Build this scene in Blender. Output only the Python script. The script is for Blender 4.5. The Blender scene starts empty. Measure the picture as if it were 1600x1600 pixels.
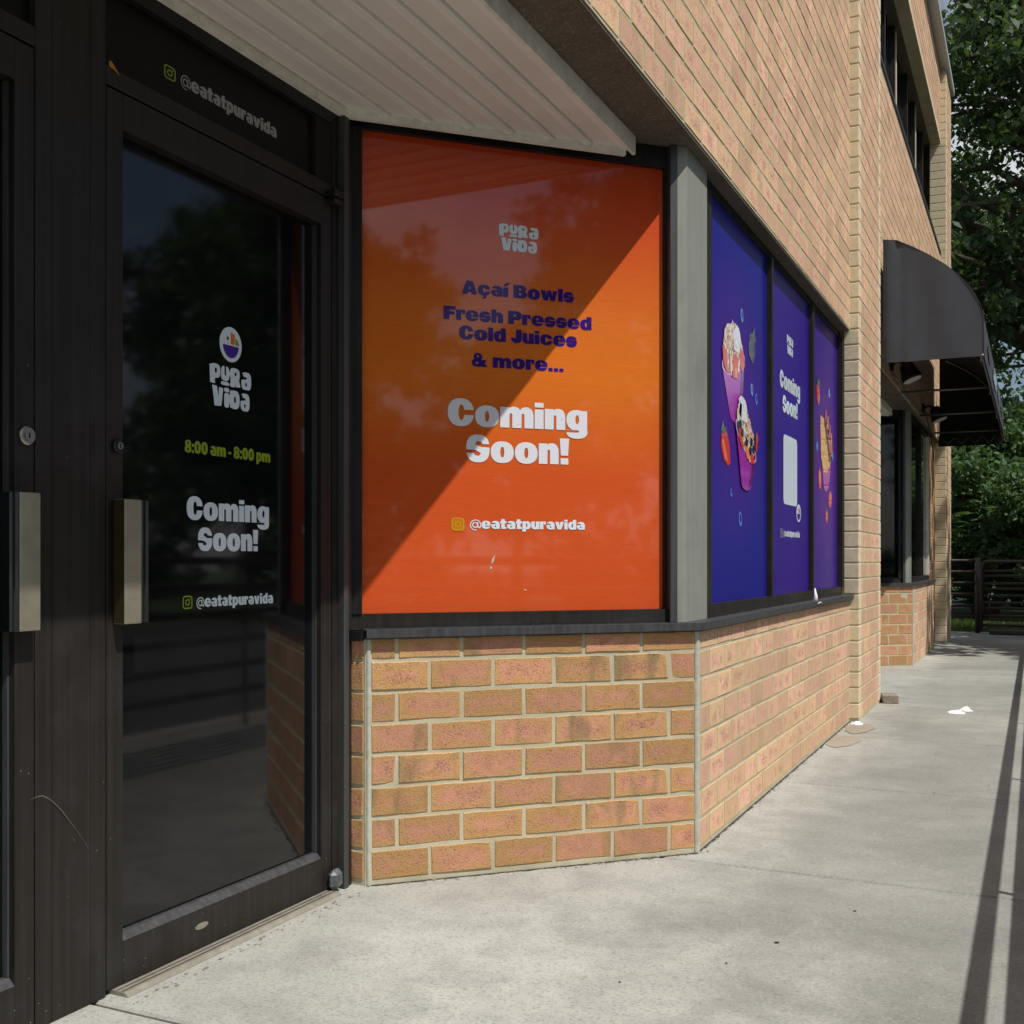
import bpy, math, random
import numpy as np
from mathutils import Vector, Matrix

R = math.radians
scene = bpy.context.scene
col = scene.collection
random.seed(7)
rng = np.random.default_rng(7)

# ------------------------------------------------------------------ camera
TH = R(25.425)
CAM = Vector((1.091, 0.0, 1.047))
cd = bpy.data.cameras.new("camera")
cam = bpy.data.objects.new("camera", cd)
col.objects.link(cam)
cam.location = CAM
cam.rotation_euler = (R(90), 0, TH)
cd.sensor_width = 36
cd.lens = 1720 / 1600 * 36
cd.shift_y = 75.86 / 1600
cd.clip_start = 0.02
cd.clip_end = 600
scene.camera = cam

# ------------------------------------------------------------------ sky and sun
SUN_EL = R(59.2)
SUN_H = Vector((math.cos(R(20)), -math.sin(R(20)), 0))
SUN_DIR = Vector((SUN_H.x * math.cos(SUN_EL), SUN_H.y * math.cos(SUN_EL), math.sin(SUN_EL)))
world = bpy.data.worlds.new("World")
scene.world = world
world.use_nodes = True
wt = world.node_tree
bg = wt.nodes["Background"]
sky = wt.nodes.new("ShaderNodeTexSky")
sky.sky_type = "NISHITA"
sky.sun_disc = False
sky.sun_elevation = SUN_EL
sky.sun_rotation = math.atan2(SUN_H.x, SUN_H.y)
wtc = wt.nodes.new("ShaderNodeTexCoord")
wn = wt.nodes.new("ShaderNodeTexNoise")
wn.inputs["Scale"].default_value = 2.6
wn.inputs["Detail"].default_value = 9
wn.inputs["Roughness"].default_value = 0.58
wmap = wt.nodes.new("ShaderNodeMapping")
wmap.inputs["Scale"].default_value = (1, 1, 2.2)
wr = wt.nodes.new("ShaderNodeValToRGB")
wr.color_ramp.elements[0].position = 0.44
wr.color_ramp.elements[1].position = 0.60
wmix = wt.nodes.new("ShaderNodeMix")
wmix.data_type = "RGBA"
wmix.inputs["B"].default_value = (9.5, 9.7, 10.0, 1)
wt.links.new(wtc.outputs["Generated"], wmap.inputs["Vector"])
wt.links.new(wmap.outputs["Vector"], wn.inputs["Vector"])
wt.links.new(wn.outputs["Fac"], wr.inputs["Fac"])
wt.links.new(wr.outputs["Color"], wmix.inputs["Factor"])
wt.links.new(sky.outputs["Color"], wmix.inputs["A"])
wt.links.new(wmix.outputs["Result"], bg.inputs["Color"])
bg.inputs["Strength"].default_value = 0.075

sd = bpy.data.lights.new("sun", "SUN")
sd.energy = 4.5
sd.angle = R(0.5)
sd.color = (1.0, 0.962, 0.90)
sun = bpy.data.objects.new("sun", sd)
col.objects.link(sun)
sun.rotation_euler = SUN_DIR.to_track_quat("Z", "Y").to_euler()

vs = scene.view_settings
vs.view_transform = "Standard"
vs.look = "None"
vs.exposure = 0.0
vs.gamma = 1.0
vs.use_curve_mapping = False


# ------------------------------------------------------------------ material helpers
class NT:
    def __init__(self, name):
        self.m = bpy.data.materials.new(name)
        self.m.use_nodes = True
        self.t = self.m.node_tree
        self.p = self.t.nodes["Principled BSDF"]

    def n(self, typ, **kw):
        nd = self.t.nodes.new(typ)
        for k, v in kw.items():
            setattr(nd, k, v)
        return nd

    def l(self, a, b):
        self.t.links.new(a, b)

    def s(self, sock, v):
        if hasattr(v, "is_linked"):
            self.l(v, sock)
        else:
            sock.default_value = v

    def noise(self, vec, scale, detail=4, rough=0.55, dist=0.0, dim="3D"):
        nd = self.n("ShaderNodeTexNoise", noise_dimensions=dim)
        if vec is not None:
            self.l(vec, nd.inputs["Vector"])
        nd.inputs["Scale"].default_value = scale
        nd.inputs["Detail"].default_value = detail
        nd.inputs["Roughness"].default_value = rough
        nd.inputs["Distortion"].default_value = dist
        return nd.outputs["Fac"]

    def ramp(self, fac, stops):
        nd = self.n("ShaderNodeValToRGB")
        e = nd.color_ramp.elements
        while len(e) < len(stops):
            e.new(0.5)
        for el, (p, c) in zip(e, stops):
            el.position = p
            el.color = (c, c, c, 1) if isinstance(c, (int, float)) else (*c, 1)
        self.s(nd.inputs["Fac"], fac)
        return nd.outputs["Color"]

    def mix(self, fac, a, b, blend="MIX"):
        nd = self.n("ShaderNodeMix", data_type="RGBA", blend_type=blend)
        self.s(nd.inputs["Factor"], fac)
        for k, v in (("A", a), ("B", b)):
            if hasattr(v, "is_linked"):
                self.l(v, nd.inputs[k])
            else:
                nd.inputs[k].default_value = (*v, 1)
        return nd.outputs["Result"]

    def math(self, op, a, b=None, c=None):
        nd = self.n("ShaderNodeMath", operation=op)
        self.s(nd.inputs[0], a)
        if b is not None:
            self.s(nd.inputs[1], b)
        if c is not None:
            self.s(nd.inputs[2], c)
        return nd.outputs[0]

    def bump(self, h, strength=0.3, dist=0.004):
        nd = self.n("ShaderNodeBump")
        nd.inputs["Strength"].default_value = strength
        nd.inputs["Distance"].default_value = dist
        self.l(h, nd.inputs["Height"])
        self.l(nd.outputs["Normal"], self.p.inputs["Normal"])

    def base(self, c):
        if hasattr(c, "is_linked"):
            self.l(c, self.p.inputs["Base Color"])
        else:
            self.p.inputs["Base Color"].default_value = (*c, 1)

    def set(self, rough=None, metal=None, spec=None, ior=None):
        if rough is not None:
            self.s(self.p.inputs["Roughness"], rough)
        if metal is not None:
            self.p.inputs["Metallic"].default_value = metal
        if spec is not None:
            self.p.inputs["Specular IOR Level"].default_value = spec
        if ior is not None:
            self.p.inputs["IOR"].default_value = ior
        return self

    def obj(self):
        return self.n("ShaderNodeTexCoord").outputs["Object"]

    def gen(self):
        return self.n("ShaderNodeTexCoord").outputs["Generated"]

    def pos(self):
        return self.n("ShaderNodeNewGeometry").outputs["Position"]


def plain(name, c, rough=0.6, metal=0.0, spec=0.5, var=0.15, scale=12):
    t = NT(name)
    f = t.noise(t.pos(), scale, 5, 0.6)
    lo = tuple(x * (1 - var) for x in c)
    hi = tuple(min(1, x * (1 + var)) for x in c)
    t.base(t.mix(t.ramp(f, [(0.3, 0.0), (0.7, 1.0)]), lo, hi))
    t.set(rough, metal, spec)
    return t.m


def brick_mat(name, tan, pink, dark, pinkness, flash=1.0):
    t = NT(name)
    oi = t.n("ShaderNodeObjectInfo").outputs["Random"]
    isl = t.n("ShaderNodeNewGeometry").outputs["Random Per Island"]
    w = t.n("ShaderNodeTexWhiteNoise", noise_dimensions="2D")
    cx = t.n("ShaderNodeCombineXYZ")
    t.l(oi, cx.inputs[0])
    t.l(isl, cx.inputs[1])
    vm = t.n("ShaderNodeVectorMath", operation="SCALE")
    vm.inputs["Scale"].default_value = 91.7
    t.l(cx.outputs[0], vm.inputs[0])
    t.l(vm.outputs[0], w.inputs["Vector"])
    sp = t.n("ShaderNodeSeparateColor")
    t.l(w.outputs["Color"], sp.inputs[0])
    r1, r2, r3 = sp.outputs
    va = t.n("ShaderNodeVectorMath", operation="MULTIPLY_ADD")
    t.l(w.outputs["Color"], va.inputs[0])
    va.inputs[1].default_value = (13, 13, 13)
    t.l(t.obj(), va.inputs[2])
    P = va.outputs[0]
    uv = t.n("ShaderNodeUVMap")
    su = t.n("ShaderNodeSeparateXYZ")
    t.l(uv.outputs[0], su.inputs[0])
    eu = t.math("SUBTRACT", 0.5, t.math("ABSOLUTE", t.math("SUBTRACT", su.outputs[0], 0.5)))
    ev = t.math("SUBTRACT", 0.5, t.math("ABSOLUTE", t.math("SUBTRACT", su.outputs[1], 0.5)))
    ed = t.math("MINIMUM", t.math("MULTIPLY", eu, 2.0), ev)
    n1 = t.noise(P, 16, 4, 0.6)
    n2 = t.noise(P, 70, 4, 0.65)
    n3 = t.noise(P, 230, 3, 0.6)
    pm = t.math("ADD", t.math("MULTIPLY", ed, 1.9), t.math("MULTIPLY", t.math("SUBTRACT", n1, 0.5), 1.7))
    pm = t.math("ADD", pm, t.math("MULTIPLY", t.math("SUBTRACT", r1, 0.5), 0.55))
    pmask = t.math("MULTIPLY", t.ramp(pm, [(0.25, 0.0), (0.75, 1.0)]), pinkness)
    c = t.mix(pmask, tan, pink)
    # kiln flash: olive bands over some bricks
    mpw = t.n("ShaderNodeMapping")
    mpw.inputs["Scale"].default_value = (1, 1, 0.35)
    t.l(P, mpw.inputs["Vector"])
    wv = t.noise(mpw.outputs[0], 13, 2, 0.5)
    fl = t.math("MULTIPLY", t.ramp(wv, [(0.5, 0.0), (0.66, 1.0)]), t.ramp(r2, [(0.40, 0.0), (0.85, 0.95)]))
    c = t.mix(t.math("MULTIPLY", fl, flash), c, dark)
    # burnt purple-brown centre on a few
    spk = t.math("MULTIPLY", t.ramp(t.noise(P, 170, 4, 0.7), [(0.44, 0.0), (0.58, 1.0)]), t.ramp(t.noise(P, 15, 3, 0.6), [(0.42, 0.0), (0.60, 1.0)]))
    pc = t.math("MULTIPLY", spk, t.math("MULTIPLY", t.ramp(r3, [(0.2, 0.3), (0.8, 1.0)]), t.ramp(ed, [(0.1, 0.0), (0.35, 1.0)])))
    c = t.mix(pc, c, (0.26, 0.10, 0.085))
    # pits
    pit = t.ramp(n3, [(0.33, 1.0), (0.41, 0.0)])
    pitm = t.math("MULTIPLY", pit, t.ramp(t.noise(P, 34, 3, 0.6), [(0.38, 0.1), (0.62, 0.95)]))
    # brushed drag marks of the wire cut
    mpp = t.n("ShaderNodeMapping")
    mpp.inputs["Scale"].default_value = (330, 330, 90)
    t.l(P, mpp.inputs["Vector"])
    drag = t.noise(mpp.outputs[0], 1.0, 3, 0.6)
    c = t.mix(t.ramp(drag, [(0.38, 0.16), (0.5, 0.0)]), c, tuple(q * 0.62 for q in tan))
    # sandy rim where mortar was smeared
    rim = t.math("MULTIPLY", t.ramp(t.math("ADD", ed, t.math("MULTIPLY", t.math("SUBTRACT", n2, 0.5), 0.16)), [(0.0, 1.0), (0.05, 0.0)]), 0.6)
    c = t.mix(rim, c, (0.50, 0.42, 0.27))
    c = t.mix(pitm, c, (0.11, 0.05, 0.035))
    br = t.math("MULTIPLY_ADD", r3, 0.34, 0.80)
    hs = t.n("ShaderNodeHueSaturation")
    t.l(br, hs.inputs["Value"])
    t.l(c, hs.inputs["Color"])
    c = t.mix(t.ramp(t.noise(P, 420, 2, 0.5), [(0.45, 0.0), (0.66, 0.24)]), hs.outputs[0], (0.68, 0.50, 0.33))
    t.base(c)
    t.set(0.88, 0, 0.25)
    h = t.math("ADD", t.math("MULTIPLY", n3, 0.8), t.math("MULTIPLY", n2, 0.9))
    h = t.math("SUBTRACT", h, t.math("MULTIPLY", pit, 0.6))
    t.bump(h, 0.55, 0.004)
    return t.m


MAT = {}
MAT["brick"] = brick_mat("brick_orange", (0.50, 0.278, 0.105), (0.585, 0.272, 0.170), (0.23, 0.165, 0.075), 1.0)
MAT["brick_pink"] = brick_mat("brick_pink", (0.69, 0.46, 0.27), (0.77, 0.445, 0.325), (0.46, 0.34, 0.18), 1.0, 0.5)
MAT["brick_tan"] = plain("brick_tan_smooth", (0.68, 0.58, 0.39), 0.8, var=0.12, scale=25)


def mortar():
    t = NT("mortar")
    P = t.pos()
    a = t.noise(P, 7, 4, 0.6)
    b = t.noise(P, 260, 3, 0.7)
    c = t.mix(t.ramp(a, [(0.3, 0.0), (0.7, 1.0)]), (0.44, 0.395, 0.27), (0.58, 0.535, 0.39))
    c = t.mix(t.ramp(b, [(0.3, 0.55), (0.45, 0.0)]), c, (0.2, 0.15, 0.08))
    t.base(c)
    t.set(0.95, 0, 0.2)
    t.bump(b, 0.5, 0.003)
    return t.m


MAT["mortar"] = mortar()


def concrete(name, lo, hi, stain, fine=(0.2, 0.19, 0.17), pale=False):
    t = NT(name)
    P = t.pos()
    big = t.noise(P, 0.75, 4, 0.6, 0.3)
    mid = t.noise(P, 5.5, 5, 0.65)
    fin = t.noise(P, 135, 4, 0.75)
    agg = t.n("ShaderNodeTexVoronoi")
    agg.inputs["Scale"].default_value = 150
    t.l(P, agg.inputs["Vector"])
    c = t.mix(t.ramp(big, [(0.36, 0.0), (0.64, 1.0)]), lo, hi)
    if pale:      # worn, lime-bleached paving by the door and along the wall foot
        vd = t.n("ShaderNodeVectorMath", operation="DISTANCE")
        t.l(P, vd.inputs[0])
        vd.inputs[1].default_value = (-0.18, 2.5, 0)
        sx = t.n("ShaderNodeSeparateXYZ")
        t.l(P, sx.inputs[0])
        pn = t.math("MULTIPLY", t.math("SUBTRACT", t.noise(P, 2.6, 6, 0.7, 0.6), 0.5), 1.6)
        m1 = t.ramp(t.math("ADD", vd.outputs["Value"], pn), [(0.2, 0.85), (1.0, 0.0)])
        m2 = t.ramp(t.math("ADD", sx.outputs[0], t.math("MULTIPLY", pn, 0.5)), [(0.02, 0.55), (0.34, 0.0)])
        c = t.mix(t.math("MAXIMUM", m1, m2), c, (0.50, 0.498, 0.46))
    c = t.mix(t.math("MULTIPLY", t.ramp(mid, [(0.42, 0.0), (0.75, 1.0)]), 0.45), c, stain)
    c = t.mix(t.ramp(fin, [(0.34, 0.42), (0.48, 0.0)]), c, fine)
    ag = t.n("ShaderNodeSeparateColor")
    t.l(agg.outputs["Color"], ag.inputs[0])
    c = t.mix(t.ramp(ag.outputs[0], [(0.0, 0.34), (0.35, 0.0)]), c, (0.13, 0.12, 0.11))
    c = t.mix(t.ramp(ag.outputs[1], [(0.8, 0.0), (1.0, 0.16)]), c, (0.6, 0.58, 0.52))
    t.base(c)
    t.set(0.92, 0, 0.25)
    t.bump(t.math("ADD", fin, t.math("MULTIPLY", ag.outputs[0], 0.4)), 0.35, 0.003)
    return t.m


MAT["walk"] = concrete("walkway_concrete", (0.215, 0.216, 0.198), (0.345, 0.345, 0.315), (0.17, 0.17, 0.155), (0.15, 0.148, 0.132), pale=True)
MAT["beam"] = concrete("beam_concrete", (0.10, 0.08, 0.06), (0.15, 0.122, 0.095), (0.05, 0.04, 0.032))
MAT["asphalt"] = concrete("asphalt", (0.045, 0.045, 0.045), (0.065, 0.063, 0.06), (0.03, 0.03, 0.03), (0.02, 0.02, 0.02))
MAT["kerb"] = concrete("kerb_concrete", (0.3, 0.29, 0.26), (0.4, 0.38, 0.34), (0.22, 0.2, 0.18))
MAT["patch"] = concrete("patch_concrete", (0.30, 0.26, 0.20), (0.36, 0.32, 0.25), (0.24, 0.21, 0.16))


def bronze(name, c, rough, specks, streak=0.5, spec=0.26):
    t = NT(name)
    P = t.pos()
    mp = t.n("ShaderNodeMapping")
    mp.inputs["Scale"].default_value = (60, 60, 1.6)
    t.l(P, mp.inputs["Vector"])
    st = t.noise(mp.outputs[0], 1.0, 4, 0.6)
    cl = t.noise(P, 3.2, 5, 0.65)
    k = t.mix(t.math("MULTIPLY", t.ramp(st, [(0.4, 0.0), (0.75, 1.0)]), streak), c, tuple(x * 1.9 + 0.006 for x in c))
    k = t.mix(t.ramp(cl, [(0.5, 0.0), (0.78, 0.35)]), k, (0.055, 0.058, 0.062))
    if specks:
        sz = t.n("ShaderNodeSeparateXYZ")
        t.l(P, sz.inputs[0])
        low = t.ramp(sz.outputs[2], [(0.0, 1.0), (0.75, 0.12)])
        vo = t.n("ShaderNodeTexVoronoi")
        vo.inputs["Scale"].default_value = 46
        t.l(P, vo.inputs["Vector"])
        sv = t.n("ShaderNodeSeparateColor")
        t.l(vo.outputs["Color"], sv.inputs[0])
        dot = t.math("LESS_THAN", vo.outputs["Distance"], t.math("MULTIPLY", sv.outputs[0], 0.085))
        sel = t.math("LESS_THAN", sv.outputs[1], t.math("MULTIPLY", low, 0.42))
        k = t.mix(t.math("MULTIPLY", t.math("MULTIPLY", dot, sel), 0.75), k, (0.4, 0.38, 0.34))
    t.base(k)
    t.set(t.ramp(cl, [(0.3, rough - 0.06), (0.7, rough + 0.12)]), 0.0, spec)
    return t.m


MAT["bronze"] = bronze("bronze_frame", (0.017, 0.0145, 0.0125), 0.42, True)
MAT["bronze_dk"] = bronze("bronze_dark", (0.010, 0.010, 0.0105), 0.42, False)
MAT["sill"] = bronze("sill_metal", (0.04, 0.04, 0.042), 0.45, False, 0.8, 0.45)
MAT["post"] = bronze("post_metal", (0.24, 0.245, 0.215), 0.45, False, 0.22, 0.4)
MAT["gap"] = plain("dark_gap", (0.004, 0.004, 0.004), 0.9, var=0.0)


def glass(name, tint, rough=0.04):
    t = NT(name)
    P = t.pos()
    f = t.noise(P, 2.2, 4, 0.6)
    t.base(t.mix(t.ramp(f, [(0.4, 0.0), (0.8, 1.0)]), tint, tuple(x * 1.5 + 0.001 for x in tint)))
    sm = t.noise(P, 9, 5, 0.7)
    t.set(t.ramp(sm, [(0.45, rough), (0.85, rough + 0.05)]), 0, 0.5, 1.5)

    return t.m


MAT["glass"] = glass("tinted_glass", (0.004, 0.0045, 0.0055))
MAT["glass_up"] = glass("upper_glass", (0.006, 0.008, 0.009), 0.02)
MAT["film"] = plain("transom_film", (0.005, 0.005, 0.0055), 0.5, 0, 0.2)
MAT["soffit"] = plain("soffit_metal", (0.82, 0.79, 0.74), 0.55, var=0.07, scale=3)
MAT["soffit_rib"] = plain("soffit_rib_metal", (0.90, 0.88, 0.83), 0.5, var=0.07, scale=3)
MAT["trim"] = plain("trim_white", (0.84, 0.82, 0.74), 0.55, var=0.15, scale=20)
MAT["caulk"] = plain("caulk", (0.47, 0.475, 0.40), 0.7, var=0.16, scale=40)
MAT["olive"] = plain("handle_bronze", (0.36, 0.335, 0.25), 0.42, 0.6, var=0.15)
MAT["olive_dk"] = plain("handle_side", (0.085, 0.06, 0.03), 0.45, 0.6, var=0.15)
MAT["chrome"] = plain("chrome_strip", (0.30, 0.32, 0.35), 0.18, 1.0, var=0.1)
MAT["steel"] = plain("lock_steel", (0.36, 0.34, 0.31), 0.35, 1.0, var=0.1)
MAT["steel_dk"] = plain("lock_dark", (0.03, 0.03, 0.035), 0.3, 0.6)
MAT["thresh"] = plain("threshold_metal", (0.27, 0.255, 0.205), 0.5, 0.2, var=0.2, scale=30)
MAT["pivot"] = plain("pivot_metal", (0.10, 0.105, 0.115), 0.5, 0.2, var=0.5, scale=60)
MAT["pivot_dk"] = plain("pivot_dark", (0.015, 0.015, 0.016), 0.5, 0.2, var=0.5, scale=60)
MAT["pipe"] = plain("brown_pipe", (0.040, 0.026, 0.022), 0.42, 0.0, var=0.25)
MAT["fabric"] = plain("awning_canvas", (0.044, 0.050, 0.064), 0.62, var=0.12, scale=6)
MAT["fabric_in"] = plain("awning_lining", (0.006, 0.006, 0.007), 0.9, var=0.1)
MAT["black"] = plain("lamp_black", (0.010, 0.010, 0.010), 0.45)
MAT["lens"] = plain("lamp_lens", (0.62, 0.62, 0.60), 0.3)
MAT["galv"] = plain("galvanised", (0.16, 0.165, 0.17), 0.45, 0.5)
MAT["coping"] = plain("coping_metal", (0.52, 0.55, 0.60), 0.4, 0.2, var=0.1)
MAT["tissue"] = plain("paper_white", (0.80, 0.80, 0.82), 0.9, var=0.05)
MAT["oldbrick"] = plain("loose_brick_grey", (0.25, 0.21, 0.17), 0.9, var=0.35, scale=70)
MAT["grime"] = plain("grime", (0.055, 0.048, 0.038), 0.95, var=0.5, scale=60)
MAT["mass"] = plain("interior_wall", (0.05, 0.045, 0.04), 0.9)


def sheet(name, stops, glow=None, rough=0.045, coat=0.0):
    """printed vinyl behind glass: vertical print gradient plus an optional second hue"""
    t = NT(name)
    g = t.gen()
    s = t.n("ShaderNodeSeparateXYZ")
    t.l(g, s.inputs[0])
    wob = t.math("MULTIPLY", t.math("SUBTRACT", t.noise(g, 1.3, 2, 0.5), 0.5), 0.12)
    c = t.ramp(t.math("ADD", s.outputs[2], wob), stops)
    if glow:
        (gy, gz, rad, colr, axis) = glow
        dy = t.math("SUBTRACT", s.outputs[axis], gy)
        dz = t.math("SUBTRACT", s.outputs[2], gz)
        d = t.math("SQRT", t.math("ADD", t.math("MULTIPLY", t.math("MULTIPLY", dy, dy), 0.45), t.math("MULTIPLY", dz, dz)))
        c = t.mix(t.ramp(d, [(0.0, 0.9), (rad, 0.0)]), c, colr)
    P = t.pos()
    mp = t.n("ShaderNodeMapping")
    mp.inputs["Scale"].default_value = (18, 18, 700)
    t.l(P, mp.inputs["Vector"])
    wv = t.noise(mp.outputs[0], 1.0, 2, 0.5)
    c = t.mix(t.ramp(wv, [(0.35, 0.12), (0.6, 0.0)]), c, (0.05, 0.02, 0.02))
    t.base(c)
    t.set(rough, 0, 0.5 if rough < 0.2 else 0.12, 1.52)
    t.p.inputs["Coat Weight"].default_value = coat
    t.p.inputs["Coat Roughness"].default_value = 0.03
    t.p.inputs["Coat IOR"].default_value = 1.55
    return t.m


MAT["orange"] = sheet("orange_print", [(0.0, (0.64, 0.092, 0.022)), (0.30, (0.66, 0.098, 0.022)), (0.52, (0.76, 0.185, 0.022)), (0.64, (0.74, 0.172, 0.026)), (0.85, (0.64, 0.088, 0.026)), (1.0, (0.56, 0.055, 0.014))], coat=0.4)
MAT["blue1"] = sheet("blue_print", [(0.0, (0.012, 0.012, 0.22)), (1.0, (0.011, 0.013, 0.23))], (0.42, 0.53, 0.42, (0.075, 0.008, 0.25), 1), 0.34)
MAT["purple2"] = sheet("violet_print", [(0.0, (0.036, 0.010, 0.225)), (0.5, (0.030, 0.009, 0.235)), (1.0, (0.027, 0.009, 0.225))], None, 0.34)
MAT["purple3"] = sheet("plum_print", [(0.0, (0.044, 0.012, 0.23)), (1.0, (0.034, 0.010, 0.225))], (0.55, 0.48, 0.4, (0.10, 0.015, 0.235), 1), 0.34)



def ink(name, c, rough=0.06):
    t = NT(name)
    f = t.noise(t.pos(), 420, 2, 0.5)
    t.base(t.mix(t.ramp(f, [(0.3, 0.16), (0.5, 0.0)]), c, tuple(x * 0.6 for x in c)))
    t.set(rough, 0, 0.5)
    return t.m


def ink_worn(name, c):
    t = NT(name)
    mp = t.n("ShaderNodeMapping")
    mp.inputs["Scale"].default_value = (28, 28, 330)
    t.l(t.pos(), mp.inputs["Vector"])
    f = t.noise(mp.outputs[0], 1.0, 3, 0.6)
    t.base(t.mix(t.ramp(f, [(0.265, 1.0), (0.29, 0.0)]), c, (0.06, 0.035, 0.03)))
    t.set(0.06, 0, 0.5)
    return t.m


MAT["white"] = ink_worn("ink_white", (0.72, 0.74, 0.80))
MAT["white_d"] = ink("ink_white_door", (0.68, 0.78, 0.85))
MAT["navy"] = ink("ink_navy", (0.035, 0.012, 0.20))
MAT["lime"] = ink("ink_lime", (0.26, 0.36, 0.03))
MAT["amber"] = ink("ink_amber", (0.62, 0.30, 0.012))
MAT["amber_bg"] = ink("ink_amber_bg", (0.55, 0.20, 0.010))
MAT["ink_orange"] = ink("ink_orange", (0.75, 0.16, 0.02))
MAT["ink_green"] = ink("ink_green", (0.20, 0.33, 0.03))
MAT["ink_violet"] = ink("ink_violet", (0.07, 0.025, 0.30))
MAT["grey_t"] = ink("ink_grey", (0.34, 0.36, 0.38))
MAT["magenta"] = ink("ink_magenta", (0.36, 0.03, 0.38))
MAT["magenta_d"] = ink("ink_magenta_dark", (0.13, 0.014, 0.16))
MAT["red"] = ink("ink_strawberry", (0.66, 0.055, 0.035))
MAT["red_l"] = ink("ink_strawberry_light", (0.78, 0.22, 0.13))
MAT["leafg"] = ink("ink_leaf", (0.07, 0.13, 0.06))
MAT["slate"] = ink("ink_slate", (0.05, 0.06, 0.09))
MAT["cream"] = ink("ink_cream", (0.74, 0.62, 0.44))
MAT["rim"] = ink("ink_rim", (0.58, 0.36, 0.66))
MAT["sky_b"] = ink("ink_droplet", (0.10, 0.30, 0.75))
MAT["dark_b"] = ink("ink_blueberry", (0.012, 0.02, 0.07))


def granola(name, stops, sc):
    t = NT(name)
    v = t.n("ShaderNodeTexVoronoi")
    v.inputs["Scale"].default_value = sc
    t.l(t.pos(), v.inputs["Vector"])
    sp = t.n("ShaderNodeSeparateColor")
    t.l(v.outputs["Color"], sp.inputs[0])
    t.base(t.ramp(sp.outputs[0], stops))
    t.set(0.07, 0, 0.5)
    return t.m


MAT["granola"] = granola("print_granola", [(0.0, (0.12, 0.05, 0.03)), (0.3, (0.50, 0.24, 0.09)), (0.55, (0.74, 0.55, 0.33)), (0.8, (0.80, 0.76, 0.72)), (1.0, (0.30, 0.10, 0.07))], 75)
MAT["coconut"] = granola("print_coconut", [(0.0, (0.45, 0.52, 0.60)), (0.4, (0.76, 0.80, 0.84)), (1.0, (0.85, 0.86, 0.88))], 95)
MAT["oats"] = granola("print_oats", [(0.0, (0.50, 0.19, 0.04)), (0.4, (0.70, 0.36, 0.09)), (1.0, (0.78, 0.55, 0.27))], 70)


def leaf(name, a, b, trans=0.25):
    t = NT(name)
    isl = t.n("ShaderNodeNewGeometry").outputs["Random Per Island"]
    c = t.mix(isl, a, b)
    t.base(c)
    t.set(0.55, 0, 0.3)
    tr = t.n("ShaderNodeBsdfTranslucent")
    t.l(t.mix(0.5, c, (0.16, 0.26, 0.02)), tr.inputs["Color"])
    ms = t.n("ShaderNodeMixShader")
    ms.inputs[0].default_value = trans
    out = t.t.nodes["Material Output"]
    t.l(t.p.outputs[0], ms.inputs[1])
    t.l(tr.outputs[0], ms.inputs[2])
    t.l(ms.outputs[0], out.inputs["Surface"])
    return t.m


MAT["leaf"] = leaf("maple_leaf", (0.022, 0.050, 0.024), (0.060, 0.105, 0.042), 0.3)
MAT["leaf2"] = leaf("sumac_leaf", (0.045, 0.105, 0.045), (0.105, 0.175, 0.065), 0.3)
MAT["leaf3"] = leaf("hedge_leaf", (0.022, 0.055, 0.024), (0.055, 0.10, 0.04), 0.2)
MAT["grass"] = leaf("grass_blade", (0.05, 0.10, 0.02), (0.14, 0.20, 0.05), 0.3)
MAT["bark"] = plain("bark", (0.075, 0.058, 0.043), 0.95, var=0.4, scale=30)
MAT["soil"] = plain("lawn_soil", (0.055, 0.085, 0.028), 0.95, var=0.4, scale=4)


# ------------------------------------------------------------------ geometry helpers
def frame(origin, u, v):
    """local axes: x along the wall, y into the wall, z up"""
    u, v = Vector(u), Vector(v)
    m = Matrix.Identity(4)
    m.col[0][:3] = u
    m.col[1][:3] = v
    m.col[2][:3] = (0, 0, 1)
    m.col[3][:3] = origin
    return m


S2 = 1 / math.sqrt(2)
YC = 3.843
F_FAC = frame((0, 0, 0), (0, 1, 0), (-1, 0, 0))               # facade: t = y, o = -x
F_CH = frame((0, YC, 0), (S2, S2, 0), (-S2, S2, 0))            # angled window wall
I4 = Matrix.Identity(4)


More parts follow.
